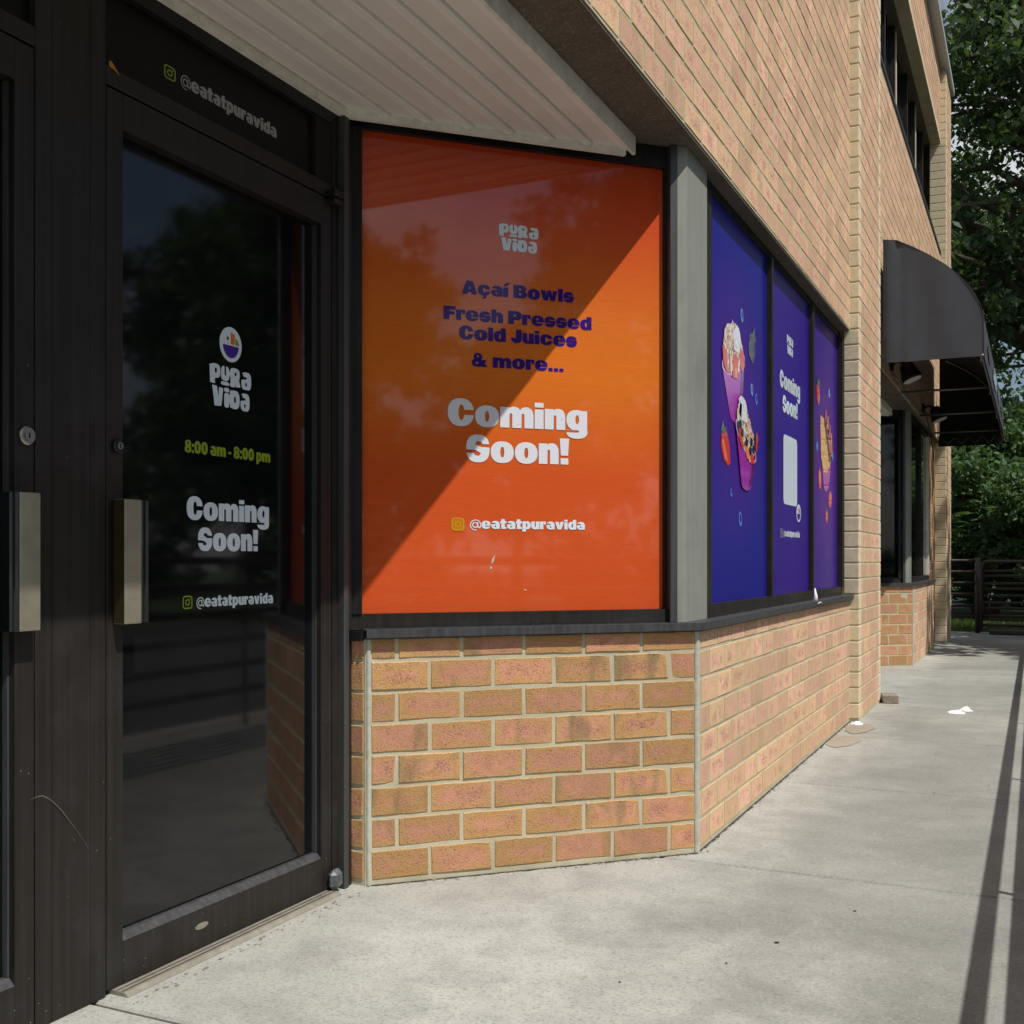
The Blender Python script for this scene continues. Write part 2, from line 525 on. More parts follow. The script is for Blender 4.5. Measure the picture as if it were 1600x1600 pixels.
class MB:
    def __init__(self, M=I4):
        self.v, self.f, self.M = [], [], M

    def add(self, vs, fs):
        b = len(self.v)
        self.v += [tuple(self.M @ Vector(p)) for p in vs]
        self.f += [tuple(i + b for i in f) for f in fs]
        return self

    def box(self, x0, y0, z0, x1, y1, z1, bev=0.0):
        if bev <= 0:
            vs = [(x0, y0, z0), (x1, y0, z0), (x1, y1, z0), (x0, y1, z0), (x0, y0, z1), (x1, y0, z1), (x1, y1, z1), (x0, y1, z1)]
            fs = [(0, 3, 2, 1), (4, 5, 6, 7), (0, 1, 5, 4), (1, 2, 6, 5), (2, 3, 7, 6), (3, 0, 4, 7)]
            return self.add(vs, fs)
        b = min(bev, (x1 - x0) / 2.2, (y1 - y0) / 2.2, (z1 - z0) / 2.2)
        xs, ys, zs = (x0, x1), (y0, y1), (z0, z1)
        vs, idx = [], {}
        for i in (0, 1):
            for j in (0, 1):
                for k in (0, 1):
                    sx, sy, sz = (1, -1)[i], (1, -1)[j], (1, -1)[k]
                    for a in range(3):
                        p = [xs[i], ys[j], zs[k]]
                        for q, s in zip(range(3), (sx, sy, sz)):
                            if q != a:
                                p[q] += s * b
                        idx[i, j, k, a] = len(vs)
                        vs.append(tuple(p))
        fs = []
        for a in range(3):
            o1, o2 = [q for q in range(3) if q != a]
            for e in (0, 1):
                ring = []
                for c1, c2 in ((0, 0), (1, 0), (1, 1), (0, 1)):
                    key = [0, 0, 0]
                    key[a], key[o1], key[o2] = e, c1, c2
                    ring.append(idx[(*key, a)])
                fs.append(tuple(ring))
        for a in range(3):
            o1, o2 = [q for q in range(3) if q != a]
            for c1 in (0, 1):
                for c2 in (0, 1):
                    k0, k1 = [0, 0, 0], [0, 0, 0]
                    k0[o1] = k1[o1] = c1
                    k0[o2] = k1[o2] = c2
                    k1[a] = 1
                    fs.append((idx[(*k0, o1)], idx[(*k0, o2)], idx[(*k1, o2)], idx[(*k1, o1)]))
        for i in (0, 1):
            for j in (0, 1):
                for k in (0, 1):
                    fs.append(tuple(idx[i, j, k, a] for a in range(3)))
        return self.add(vs, fs)

    def prism(self, poly, z0, z1):
        n = len(poly)
        vs = [(x, y, z0) for x, y in poly] + [(x, y, z1) for x, y in poly]
        fs = [tuple(range(n))[::-1], tuple(range(n, 2 * n))] + [(i, (i + 1) % n, n + (i + 1) % n, n + i) for i in range(n)]
        return self.add(vs, fs)

    def tube(self, pts, r, n=8, closed_ends=True):
        pts = [Vector(p) for p in pts]
        rs = r if isinstance(r, (list, tuple)) else [r] * len(pts)
        vs, fs = [], []
        prev = None
        for i, p in enumerate(pts):
            d = (pts[min(i + 1, len(pts) - 1)] - pts[max(i - 1, 0)]).normalized()
            a = prev - d * prev.dot(d) if prev is not None else d.orthogonal()
            a.normalize()
            prev = a
            b = d.cross(a)
            for k in range(n):
                an = 2 * math.pi * k / n
                vs.append(tuple(p + (a * math.cos(an) + b * math.sin(an)) * rs[i]))
        for i in range(len(pts) - 1):
            for k in range(n):
                k2 = (k + 1) % n
                fs.append((i * n + k, i * n + k2, (i + 1) * n + k2, (i + 1) * n + k))
        if closed_ends:
            fs.append(tuple(range(n))[::-1])
            fs.append(tuple(range((len(pts) - 1) * n, len(pts) * n)))
        return self.add(vs, fs)

    def build(self, name, mat, parent=None, smooth=False, label=None):
        me = bpy.data.meshes.new(name)
        me.from_pydata(self.v, [], self.f)
        me.update()
        import bmesh
        bm = bmesh.new()
        bm.from_mesh(me)
        bmesh.ops.recalc_face_normals(bm, faces=bm.faces)
        bm.to_mesh(me)
        bm.free()
        if smooth:
            for p in me.polygons:
                p.use_smooth = True
        me.materials.append(MAT[mat] if isinstance(mat, str) else mat)
        o = bpy.data.objects.new(name, me)
        col.objects.link(o)
        if parent is not None:
            o.parent = parent
        if label:
            o["label"] = label
        return o


def empty(name, loc=(0, 0, 0)):
    e = bpy.data.objects.new(name, None)
    e.location = loc
    e.empty_display_size = 0.1
    col.objects.link(e)
    return e


def tag(o, label=None, cat=None, group=None, kind=None):
    if label:
        o["label"] = label
    if cat:
        o["category"] = cat
    if group:
        o["group"] = group
    if kind:
        o["kind"] = kind
    return o


def box(name, mat, parent, M, *b, bev=0.0):
    return MB(M).box(*b, bev=bev).build(name, mat, parent)


# ------------------------------------------------------------------ setting: ground, lot, walkway
g = MB().box(-60, -60, -0.5, 90, 90, -0.16).build("ground", "soil")
tag(g, kind="structure")
lot = MB().box(1.95, -40, -0.155, 11.5, 17.2, -0.15).build("parking_lot", "asphalt")
tag(lot, kind="structure")
kb = MB().box(1.72, -40, -0.16, 1.94, 17.2, -0.004, bev=0.02).build("kerb", "kerb")
tag(kb, kind="structure")
walk = MB().box(-2.2, -8, -0.16, 1.715, 17.55, -0.022).build("walkway", "gap")
tag(walk, kind="structure")
YJ = [-8, -5.2, -3.4, -1.6, 0.2, 1.93, 3.735, 5.262, 6.79, 8.32, 9.85, 11.38, 12.9, 14.43, 15.96, 17.55]
for a, b in zip(YJ[:-1], YJ[1:]):
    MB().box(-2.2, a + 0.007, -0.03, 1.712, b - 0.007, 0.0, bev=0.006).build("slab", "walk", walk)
lw = MB().box(-12, 17.56, -0.2, 30, 60, -0.012).build("lawn", "soil")
tag(lw, kind="structure")

# ------------------------------------------------------------------ the building
bld = empty("brick_building", (0, 7, 0))
tag(bld, "two-storey tan brick commercial building with angled shop window and recessed dark doors", "building")
BP = Matrix.Translation((0, -7, 0))          # keeps children in world coordinates


def part(o):
    o.parent = bld
    o.matrix_parent_inverse = BP
    return o


Hc, L = 0.1016, 0.2195
JT = 0.0115
bricks = []          # (M, cx, z, w, h, mat, wall)


def lay(wall, M, t0, t1, z0, z1, mat, full_even=True, holes=(), zb=0.02, jv=0.011, org=None):
    k = 0
    k0 = int(math.floor((z0 - zb) / Hc))
    k1 = int(math.ceil((z1 - zb) / Hc))
    for k in range(k0, k1):
        za, zc = zb + k * Hc, zb + (k + 1) * Hc - JT
        za, zc = max(za, z0), min(zc, z1)
        if zc - za < 0.02:
            continue
        off = 0 if (k % 2 == 0) == full_even else -L / 2
        t = (t0 if org is None else org) + off
        while t + L <= t0:
            t += L
        while t < t1 - 0.012:
            a, b = max(t, t0), min(t + L - jv, t1)
            segs = [(a, b)]
            for (ha, hb, hza, hzb) in holes:
                if zc > hza + 0.005 and za < hzb - 0.005:
                    ns = []
                    for (p, q) in segs:
                        if q <= ha or p >= hb:
                            ns.append((p, q))
                        else:
                            if p < ha:
                                ns.append((p, ha))
                            if q > hb:
                                ns.append((hb, q))
                    segs = ns
            for (p, q) in segs:
                if q - p > 0.018:
                    bricks.append((M, (p + q) / 2, (za + zc) / 2, q - p, zc - za, mat, wall))
            t += L


def wallpart(name, M, t0, t1, z0, z1, thick=0.09, label=None, rec=0.0026):
    o = MB(M).box(t0, rec, z0, t1, thick, z1).build(name, "mortar", None, label=label)
    return part(o)


ZS, ZL, ZR = 0.795, 2.54, 7.32
# angled wall below the orange window
w_ch = wallpart("angled_wall", F_CH, -1.205, -0.004, 0.0, ZS, 0.085)
lay(w_ch, F_CH, -1.184, -0.012, 0.012, ZS, "brick", True, org=-1.205)
# return beside the door jamb
F_RET = frame((-0.92, 2.991, 0), (1, 0, 0), (0, 1, 0))
w_rt = wallpart("return_wall", F_RET, 0.0, 0.066, 0.0, ZS, 0.09)
lay(w_rt, F_RET, 0.002, 0.060, 0.012, ZS, "brick", True)
# facade base
w_fb = wallpart("base_wall", F_FAC, YC + 0.004, 7.43, 0.0, ZS, 0.085, rec=0.0023)
lay(w_fb, F_FAC, YC + 0.014, 7.425, 0.012, ZS, "brick_pink", True, org=3.787)
# upper wall, with the strip window of the next floor
WY0, WY1, WZ0, WZ1 = 8.53, 15.0, 4.97, 6.36
w_up = MB(F_FAC).box(-5.5, 0.0023, ZL + 0.012, 15.0, 0.12, WZ0).box(-5.5, 0.0023, WZ0, WY0, 0.12, ZR).box(WY0, 0.0023, WZ1, 15.0, 0.12, ZR).build("upper_wall", "mortar")
part(w_up)
lay(w_up, F_FAC, 1.6, 7.43, ZL, 5.6, "brick_pink", True)
lay(w_up, F_FAC, 8.53, 15.0, ZL, ZR - 0.05, "brick_pink", True, holes=[(WY0, WY1, WZ0 - 0.02, WZ1 + 0.06)])
# pilasters
PX = 0.057


def pilaster(y0, y1, px, back):
    Fp = frame((px, 0, 0), (0, 1, 0), (-1, 0, 0))
    o = MB(Fp).box(y0 + 0.005, 0.0023, 0, y1 - 0.005, px + back, ZR).build("pilaster", "mortar")
    part(o)
    lay(o, Fp, y0 + 0.108, y1 - 0.108, 0.012, ZR - 0.05, "brick_pink", False)
    # smooth tan corner units, one to a course, wrapping front and side
    k = 0
    z = 0.02
    while z < ZR - 0.1:
        for ya, yb in ((y0, y0 + 0.1), (y1 - 0.1, y1)):
            j = random.uniform(-0.0012, 0.0012)
            c = MB(Fp).box(ya, j, z, yb, px + back * 0.98, z + Hc - JT * 0.75, bev=0.004).build("corner_brick", "brick_tan", o)
            corner_units.append(c)
        z += Hc
    return o


corner_units = []
p1 = pilaster(7.43, 8.53, PX, 0.04)
p2 = pilaster(15.0, 15.9, 0.068, 0.13)
for i, c in enumerate(corner_units):      # the tall ones beyond 300 or out of sight are few; keep all
    pass

# concrete lintel underside, soffit of the recess
part(MB().box(-0.93, -5.5, ZL + 0.002, -0.006, 7.425, ZL + 0.16).build("concrete_lintel", "beam"))
bl2 = part(MB().box(-0.93, 8.535, ZL + 0.002, -0.006, 14.99, ZL + 0.16).build("concrete_lintel", "beam"))


def soffit(y0, yc, nm="soffit"):
    """slatted metal ceiling of an entrance recess; far end cut along the angled window"""
    o = MB().add([], [])
    zt = 2.467
    f = lambda x: yc + x + 0.034
    s = MB()
    s.add([(-0.93, y0, 2.515), (-0.18, y0, 2.515), (-0.18, f(-0.18), 2.515), (-0.93, f(-0.93), 2.515)], [(0, 1, 2, 3)])
    o = part(s.build(nm, "gap"))
    x = -0.899
    w = 0.1011
    for i in range(7):
        xa, xb = x + i * w, x + (i + 1) * w
        m = MB()
        prof = [(xa + 0.0025, 2.506), (xa + 0.005, 2.494), (xb - 0.032, 2.494), (xb - 0.026, 2.4855), (xb - 0.008, 2.4855), (xb - 0.004, 2.490), (xb - 0.001, 2.500)]
        n = len(prof)
        vs = [(px, y0, pz) for px, pz in prof] + [(px, f(px) - 0.012, pz) for px, pz in prof]
        m.add(vs, [(j, j + 1, n + j + 1, n + j) for j in range(n - 1)])
        m.build("slat", "soffit", o)
        MB().box(xb - 0.0258, y0, 2.4846, xb - 0.0082, f(xb) - 0.035, 2.4852).build("slat_rib", "soffit_rib", o)
    t = MB()
    t.box(-0.919, y0, zt, -0.900, f(-0.92) - 0.004, 2.512)
    t.build("edge_trim", "trim", o)
    MB().box(-0.192, y0, 2.476, -0.180, f(-0.186) - 0.004, 2.54).build("edge_trim", "trim", o)
    M = F_CH.copy()
    M.translation = Vector((0, yc, 0))
    MB(M).box(-1.28, 0.008, zt, -0.279, 0.026, 2.512).build("edge_trim", "trim", o)
    return o


soffit(-4.5, YC)
soffit(8.6, 11.55)

# massing behind everything (keeps the inside dark)
part(MB().box(-9, -6, 0, -1.02, 15.85, ZR - 0.1).build("inner_wall", "mass"))
part(MB().box(-1.02, -6, ZL + 0.17, -0.32, 15.85, ZR - 0.1).build("inner_wall", "mass"))
part(MB().box(-9.2, -6.2, ZR - 0.09, -0.10, 15.88, ZR + 0.02).build("roof", "mass"))
part(MB().box(-0.10, -6.2, ZR - 0.02, 0.11, 15.96, ZR + 0.07, bev=0.01).build("roof_coping", "coping"))
part(MB().box(-9, 15.84, 0, 0.05, 15.895, ZR - 0.1).build("end_wall", "mortar"))

# sills, post, frames for one bay


def caulk(M, t, z0, z1, w=0.019):
    m = MB(M)
    n = 26
    vs, fs = [], []
    for i in range(n):
        z = z0 + (z1 - z0) * i / (n - 1)
        ja, jb = random.uniform(-0.0016, 0.0016), random.uniform(-0.0016, 0.0016)
        vs += [(t - w / 2 + ja, 0.006, z), (t - w / 4, -0.004, z), (t + w / 4, -0.004, z), (t + w / 2 + jb, 0.006, z)]
    for i in range(n - 1):
        for j in range(3):
            fs.append((i * 4 + j, i * 4 + j + 1, i * 4 + 5 + j, i * 4 + 4 + j))
    m.add(vs, fs)
    return part(m.build("caulk_joint", "caulk", None, smooth=True))


caulk(F_CH, -1.1945, 0.0, ZS - 0.002)
F_COR = frame((0.001, YC - 0.001, 0), (math.cos(R(67.5)), math.sin(R(67.5)), 0), (-math.sin(R(67.5)), math.cos(R(67.5)), 0))
caulk(F_COR, 0.0, 0.0, ZS - 0.002, 0.020)

# sill: a mitred bronze channel following both walls
a1 = F_CH @ Vector((-1.186, -0.022, 0))
tn = math.tan(R(22.5))


def sillpoly(front, back, yo=0.0, tl=-1.206, yend=7.427):
    pf = F_CH @ Vector((tl, -front, 0))
    pb = F_CH @ Vector((tl, back, 0))
    cf = Vector((front, YC - front * tn, 0))
    cb = Vector((-back, YC + back * tn, 0))
    return [(p[0], p[1] + yo) for p in (pf, cf, (front, yend), (-back, yend), cb, pb)]


def strip_poly(m, poly, z0, z1):
    """non-convex band (outer 3 points, inner 3 points) as two convex prisms"""
    o0, o1, o2, i2, i1, i0 = poly
    m.prism([o0, o1, i1, i0], z0, z1)
    m.prism([o1, o2, i2, i1], z0, z1)
    return m


m = MB()
strip_poly(m, sillpoly(0.022, 0.10), ZS, ZS + 0.029)
s1 = part(m.build("window_sill", "sill"))
m = MB()
strip_poly(m, sillpoly(0.0265, -0.0225), ZS + 0.004, ZS + 0.031)
m.build("drip_edge", "sill", s1)
box("end_block", "bronze_dk", s1, F_RET, -0.002, -0.02, ZS - 0.006, 0.062, 0.08, ZS + 0.026)
MB().tube([(-0.002, 6.165, ZS + 0.026), (0.004, 6.168, ZS + 0.055), (0.0, 6.16, ZS + 0.10)], [0.017, 0.010, 0.003], 8).build("caulk_blob", "tissue", s1, smooth=True)
MB().tube([(0.0275, 6.10, ZS + 0.018), (0.029, 6.16, ZS + 0.024), (0.0275, 6.22, ZS + 0.018)], 0.004, 6).build("caulk_smear", "caulk", s1, smooth=True)


def corner_post(yo, nm="corner_post"):
    s = 0.045
    rdg = Vector((-s, YC + s * tn + yo, 0))
    cl = F_CH @ Vector((-0.085, s, 0)) + Vector((0, yo, 0))
    cl2 = F_CH @ Vector((-0.085, s + 0.06, 0)) + Vector((0, yo, 0))
    rd = (-s, 4.13 + yo)
    rd2 = (-s - 0.06, 4.13 + yo)
    bk = (-s - 0.06, YC + (s + 0.06) * tn + yo)
    m = MB()
    m.prism([(cl.x, cl.y), (rdg.x, rdg.y), bk, (cl2.x, cl2.y)], ZS + 0.03, ZL)
    m.prism([(rdg.x, rdg.y), rd, rd2, bk], ZS + 0.03, ZL)
    o = part(m.build(nm, "post"))
    Mp = F_CH.copy()
    Mp.translation = Vector((0, YC + yo, 0))
    MB(Mp).box(-0.086, s - 0.0015, ZS + 0.031, -0.058, s + 0.05, ZL - 0.001).build("post_dark_strip", "sill", o)  # thin darker strip over the outer edge of the angled face
    return o


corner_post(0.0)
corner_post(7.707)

# frame of the angled window
Z0 = ZS + 0.0295
fr = part(MB(F_CH).box(-1.25, 0.066, Z0, -0.085, 0.12, 0.872).build("window_frame", "bronze"))
MB(F_CH).box(-1.25, 0.060, 0.8725, -1.203, 0.12, 2.4635).build("jamb_bar", "bronze_dk", fr)
MB(F_CH).box(-0.0935, 0.072, 0.8725, -0.0862, 0.12, 2.4635).build("jamb_bar", "bronze_dk", fr)
MB(F_CH).box(-1.25, 0.070, 2.464, -0.0855, 0.12, 2.539).build("head_bar", "bronze_dk", fr)
MB(F_CH).box(-1.25, 0.02, Z0 - 0.0005, -0.13, 0.062, Z0 + 0.004).build("weather_strip", "chrome", fr)

# frame of the facade window: three lights
ff = part(MB(F_FAC).box(4.13, 0.050, Z0, 7.4295, 0.12, 0.876).build("window_frame", "bronze"))
for a, b, d_ in ((4.132, 4.262, 0.062), (5.300, 5.345, 0.050), (6.385, 6.430, 0.050), (7.385, 7.4295, 0.040)):
    MB(F_FAC).box(a, d_, 0.8765, b, 0.12, 2.505).build("mullion", "bronze", ff)
MB(F_FAC).box(4.132, 0.066, 2.5055, 7.4295, 0.12, 2.539).build("head_bar", "bronze_dk", ff)

# bay two, the same window seen farther along, with clear dark glass
YB = 7.707
F_CH2 = frame((0, YC + YB, 0), (S2, S2, 0), (-S2, S2, 0))
w2 = wallpart("angled_wall", F_CH2, -1.184, -0.004, 0.0, ZS, 0.085)
lay(w2, F_CH2, -1.162, -0.012, 0.012, ZS, "brick", True)
w3 = wallpart("base_wall", F_FAC, YC + YB + 0.004, 14.0, 0.0, ZS, 0.085, rec=0.0023)
lay(w3, F_FAC, YC + YB + 0.014, 13.995, 0.012, ZS, "brick_pink", False)
F_PIER = frame((-0.062, 0, 0), (0, 1, 0), (-1, 0, 0))
w4 = wallpart("pier_wall", F_PIER, 13.72, 15.0, 0.0, ZL, 0.09)
lay(w4, F_PIER, 13.72, 14.995, 0.012, ZL, "brick", False)
F_E2 = frame((-0.08, 14.0, 0), (1, 0, 0), (0, -1, 0))
caulk(F_CH2, -0.004, 0.0, ZS - 0.002)
m = MB()
strip_poly(m, sillpoly(0.022, 0.10, YB, -1.186, 14.02 - YB), ZS, ZS + 0.029)
part(m.build("window_sill", "sill"))
fr2 = part(MB(F_CH2).box(-1.25, 0.066, Z0, -0.085, 0.12, 0.872).build("window_frame", "bronze"))
MB(F_CH2).box(-1.203, 0.09, 0.8725, -0.0985, 0.10, 2.463).build("pane", "glass", fr2)
MB(F_CH2).box(-0.13, 0.060, 0.8725, -0.0855, 0.12, 2.4635).build("jamb_bar", "bronze_dk", fr2)
MB(F_CH2).box(-1.25, 0.070, 2.464, -0.0855, 0.12, 2.539).build("head_bar", "bronze_dk", fr2)
ff2 = part(MB(F_FAC).box(4.13 + YB, 0.032, Z0, 13.72, 0.1, 0.878).build("window_frame", "bronze"))
MB(F_FAC).box(11.84, 0.06, 0.8785, 13.68, 0.07, 2.489).build("pane", "glass", ff2)
for a, b in ((12.72, 12.77),):
    MB(F_FAC).box(a, 0.030, 0.8785, b, 0.1, 2.489).build("mullion", "bronze", ff2)
MB(F_FAC).box(13.68, 0.030, 0.8785, 13.72, 0.1, 2.489).build("mullion", "trim", ff2)
MB(F_FAC).box(11.84, 0.034, 2.4895, 13.72, 0.1, 2.539).build("head_bar", "bronze_dk", ff2)
part(MB(F_FAC).box(8.54, 0.925, 0.0, 10.7, 1.0, 2.52).build("entrance_wall", "bronze_dk"))

# strip window of the upper floor
uw = part(MB(F_FAC).box(WY0, 0.22, WZ0, WY1, 0.235, WZ1).build("strip_window", "glass_up"))
MB(F_FAC).box(WY0, -0.012, WZ0 - 0.03, WY1 - 0.005, 0.22, WZ0 - 0.002).build("sill", "sill", uw)
MB(F_FAC).box(WY0, 0.02, WZ1 + 0.002, WY1 - 0.005, 0.24, WZ1 + 0.02).build("lintel", "beam", uw)
for y in (8.6, 9.5, 9.62, 10.7, 11.5, 11.62, 12.7, 13.5, 13.62, 14.5):
    MB(F_FAC).box(y, 0.17, WZ0, y + 0.06, 0.2195, WZ1).build("mullion", "bronze" if y not in (9.62, 11.62, 13.62) else "brick_tan", uw)
for i in range(31):
    y = WY0 + 0.005 + i * 0.208
    if y + 0.2 < WY1:
        MB(F_FAC).box(y, -0.004, WZ1 + 0.004, y + 0.2, 0.018, WZ1 + 0.055, bev=0.003).build("lintel_brick", "brick_tan", uw)

# ------------------------------------------------------------------ doors
XD = 0.92


def handle(door, t0, t1, side):
    h = MB(F_FAC).box(t0, XD - 0.041, 0.894, t1, XD - 0.006, 1.195, bev=0.002).build("handle", "olive", door)
    return h


def door_leaf(t0, t1, stile_l, stile_r, nm):
    d = MB(F_FAC)
    zt, zb = 2.186, 0.014
    ga, gb, gz0, gz1 = t0 + stile_l, t1 - stile_r, 0.118, 2.098
    d.box(t0, XD, zb, ga, XD + 0.045, zt, bev=0.002)
    d.box(gb, XD, zb, t1, XD + 0.045, zt, bev=0.002)
    d.box(ga, XD + 0.0005, zb, gb, XD + 0.045, gz0)
    d.box(ga, XD + 0.0005, gz1, gb, XD + 0.045, zt)
    o = part(d.build("door", "bronze"))
    MB(F_FAC).box(ga, XD + 0.033, gz0, gb, XD + 0.04, gz1).build("glass", "glass", o)
    b = MB(F_FAC)
    b.add([(ga, XD + 0.001, gz0), (gb, XD + 0.001, gz0), (gb, XD + 0.02, gz0 + 0.016), (ga, XD + 0.02, gz0 + 0.016), (gb, XD + 0.033, gz0 + 0.016), (ga, XD + 0.033, gz0 + 0.016)], [(0, 1, 2, 3), (3, 2, 4, 5)])
    b.build("glazing_bead", "sill", o)
    MB(F_FAC).box(gb - 0.006, XD + 0.018, gz0 + 0.017, gb - 0.0005, XD + 0.0325, gz1 - 0.002).build("glazing_bead", "sill", o)
    return o


dr = door_leaf(1.968, 2.900, 0.052, 0.054, "door")
dr["label"] = "dark bronze door with Coming Soon lettering on its glass"
dl = door_leaf(0.82, 1.7555, 0.06, 0.051, "door")
dl["label"] = "dark bronze door cut by the frame edge"
for door, ta, tb, ca, cb, nm in ((dr, 1.984, 2.039, 2.0395, 2.064, 1), (dl, 1.6825, 1.737, 1.657, 1.682, 0)):
    h = MB(F_FAC).box(ta, XD - 0.041, 0.894, tb, XD - 0.004, 1.195, bev=0.0015).build("handle", "olive", door)
    sa = ta if nm else tb
    MB(F_FAC).box(ta - 0.0012, XD - 0.0395, 0.896, ta - 0.0002, XD - 0.006, 1.193).build("handle_side", "olive_dk", h)
    MB(F_FAC).box(ca, XD - 0.0385, 0.895, cb, XD - 0.004, 1.194).build("handle_strip", "chrome", h)
    MB(F_FAC).box((ca + cb) / 2 - 0.003, XD - 0.0405, 0.895, (ca + cb) / 2 + 0.001, XD - 0.0387, 1.194).build("handle_groove", "gap", h)
for door, t, z, r, mt in ((dr, 1.9955, 1.324, 0.0165, "steel_dk"), (dl, 1.729, 1.322, 0.021, "steel")):
    k = MB(F_FAC).tube([(t, XD + 0.001, z), (t, XD - 0.010, z), (t, XD - 0.013, z)], [r, r, r * 0.85], 20).build("lock", mt, door, smooth=False)
    MB(F_FAC).tube([(t, XD - 0.012, z), (t, XD - 0.016, z)], r * 0.55, 14).build("lock_core", "steel", k)
    MB(F_FAC).box(t - 0.0015, XD - 0.0168, z - 0.006, t + 0.0015, XD - 0.0161, z + 0.006).build("keyhole", "gap", k)
pv = MB(F_FAC).box(2.868, XD - 0.034, 0.012, 2.925, XD - 0.001, 0.074, bev=0.014).build("pivot_hinge", "pivot", dr)
pv = MB(F_FAC).box(2.874, XD - 0.034, 2.168, 2.922, XD - 0.001, 2.188, bev=0.006).build("pivot_hinge", "pivot_dk", dr)
pv = MB(F_FAC).box(2.876, XD - 0.034, 2.191, 2.922, XD - 0.001, 2.216, bev=0.006).build("pivot_hinge", "pivot_dk", dr)
vs = [(2.30 + 0.026 * math.cos(a), XD - 0.0005, 0.072 + 0.0085 * math.sin(a)) for a in np.linspace(0, 2 * math.pi, 20)[:-1]]
MB(F_FAC).add(vs, [tuple(range(len(vs)))]).build("oval_badge", "thresh", dr)

th = MB(F_FAC)
th.add([(1.985, XD - 0.050, 0.001), (2.885, XD - 0.050, 0.001), (2.885, XD - 0.038, 0.010), (1.985, XD - 0.038, 0.010), (2.885, XD + 0.04, 0.012), (1.985, XD + 0.04, 0.012), (1.985, XD + 0.04, 0.0), (2.885, XD + 0.04, 0.0)],
       [(0, 1, 2, 3), (3, 2, 4, 5), (0, 3, 5, 6), (1, 7, 4, 2)])
tp = part(th.build("threshold", "thresh"))
for o_ in (0.012, 0.028):
    MB(F_FAC).box(1.987, XD - o_ - 0.002, 0.0108, 2.883, XD - o_, 0.0122).build("threshold_rib", "sill", tp)

# jambs, mullion panel, transom
dk = part(MB(F_FAC).box(0.4, XD + 0.046, 0.0, 3.02, XD + 0.09, 2.51).build("door_backing", "gap"))
mp_ = part(MB(F_FAC).box(1.8055, XD + 0.0015, 0.0, 1.917, XD + 0.045, 2.466).build("mullion_panel", "bronze"))
MB(F_FAC).box(1.7585, XD, 0.0, 1.8045, XD + 0.045, 2.4655, bev=0.0015).build("mullion_strip", "bronze", mp_)
MB(F_FAC).box(1.918, XD, 0.0, 1.9645, XD + 0.045, 2.4655, bev=0.0015).build("mullion_strip", "bronze", mp_)
jb = part(MB(F_FAC).box(2.9045, XD - 0.002, 0.0, 2.936, XD + 0.045, 2.4655, bev=0.002).build("door_jamb", "bronze"))
MB(F_FAC).box(2.9365, XD - 0.026, 0.0, 2.962, XD + 0.045, 2.4655, bev=0.003).build("jamb_post", "sill", jb)
MB(F_FAC).box(2.9625, XD - 0.018, 0.0, 2.989, XD + 0.045, 2.4655, bev=0.003).build("jamb_post", "bronze", jb)
tr = part(MB(F_FAC).box(1.965, XD - 0.001, 2.192, 2.9042, XD + 0.045, 2.236, bev=0.002).build("transom", "bronze"))
MB(F_FAC).box(0.82, XD - 0.001, 2.192, 1.758, XD + 0.045, 2.236, bev=0.002).build("transom_bar", "bronze", tr)
MB(F_FAC).box(1.965, XD + 0.02, 2.2365, 2.9042, XD + 0.03, 2.4655).build("transom_glass", "film", tr)
MB(F_FAC).box(0.82, XD + 0.02, 2.2365, 1.758, XD + 0.03, 2.4655).build("transom_glass", "film", tr)
MB(F_FAC).box(1.965, XD - 0.001, 2.43, 2.9042, XD + 0.0195, 2.466).build("transom_head", "bronze_dk", tr)
MB(F_FAC).box(2.82, XD + 0.004, 2.2365, 2.9042, XD + 0.0195, 2.4295).build("transom_side", "gap", tr)

# ------------------------------------------------------------------ lettering: a small heavy type built from solid shapes
def E(x, y, cx, cy, rx, ry, p=2.3):
    q = (np.abs((x - cx) / rx) ** p + np.abs((y - cy) / ry) ** p) ** (1 / p) - 1
    return q * min(rx, ry)


def Bx(x, y, x0, y0, x1, y1):
    return np.maximum(np.maximum(x0 - x, x - x1), np.maximum(y0 - y, y - y1))


def Pg(x, y, pts):
    pts = np.array(pts, float)
    d = np.full(x.shape, 1e9)
    ins = np.zeros(x.shape, bool)
    for (ax, ay), (bx, by) in zip(pts, np.roll(pts, -1, 0)):
        ex, ey = bx - ax, by - ay
        h = np.clip(((x - ax) * ex + (y - ay) * ey) / (ex * ex + ey * ey + 1e-12), 0, 1)
        d = np.minimum(d, np.hypot(x - ax - ex * h, y - ay - ey * h))
        c = (ay > y) != (by > y)
        with np.errstate(divide="ignore", invalid="ignore"):
            xi = ax + (y - ay) * ex / (by - ay if by != ay else 1e-12)
        ins ^= c & (x < xi)
    return np.where(ins, -d, d)


U = lambda *a: np.minimum.reduce(a)
D = lambda a, *b: np.maximum.reduce([a] + [-q for q in b])


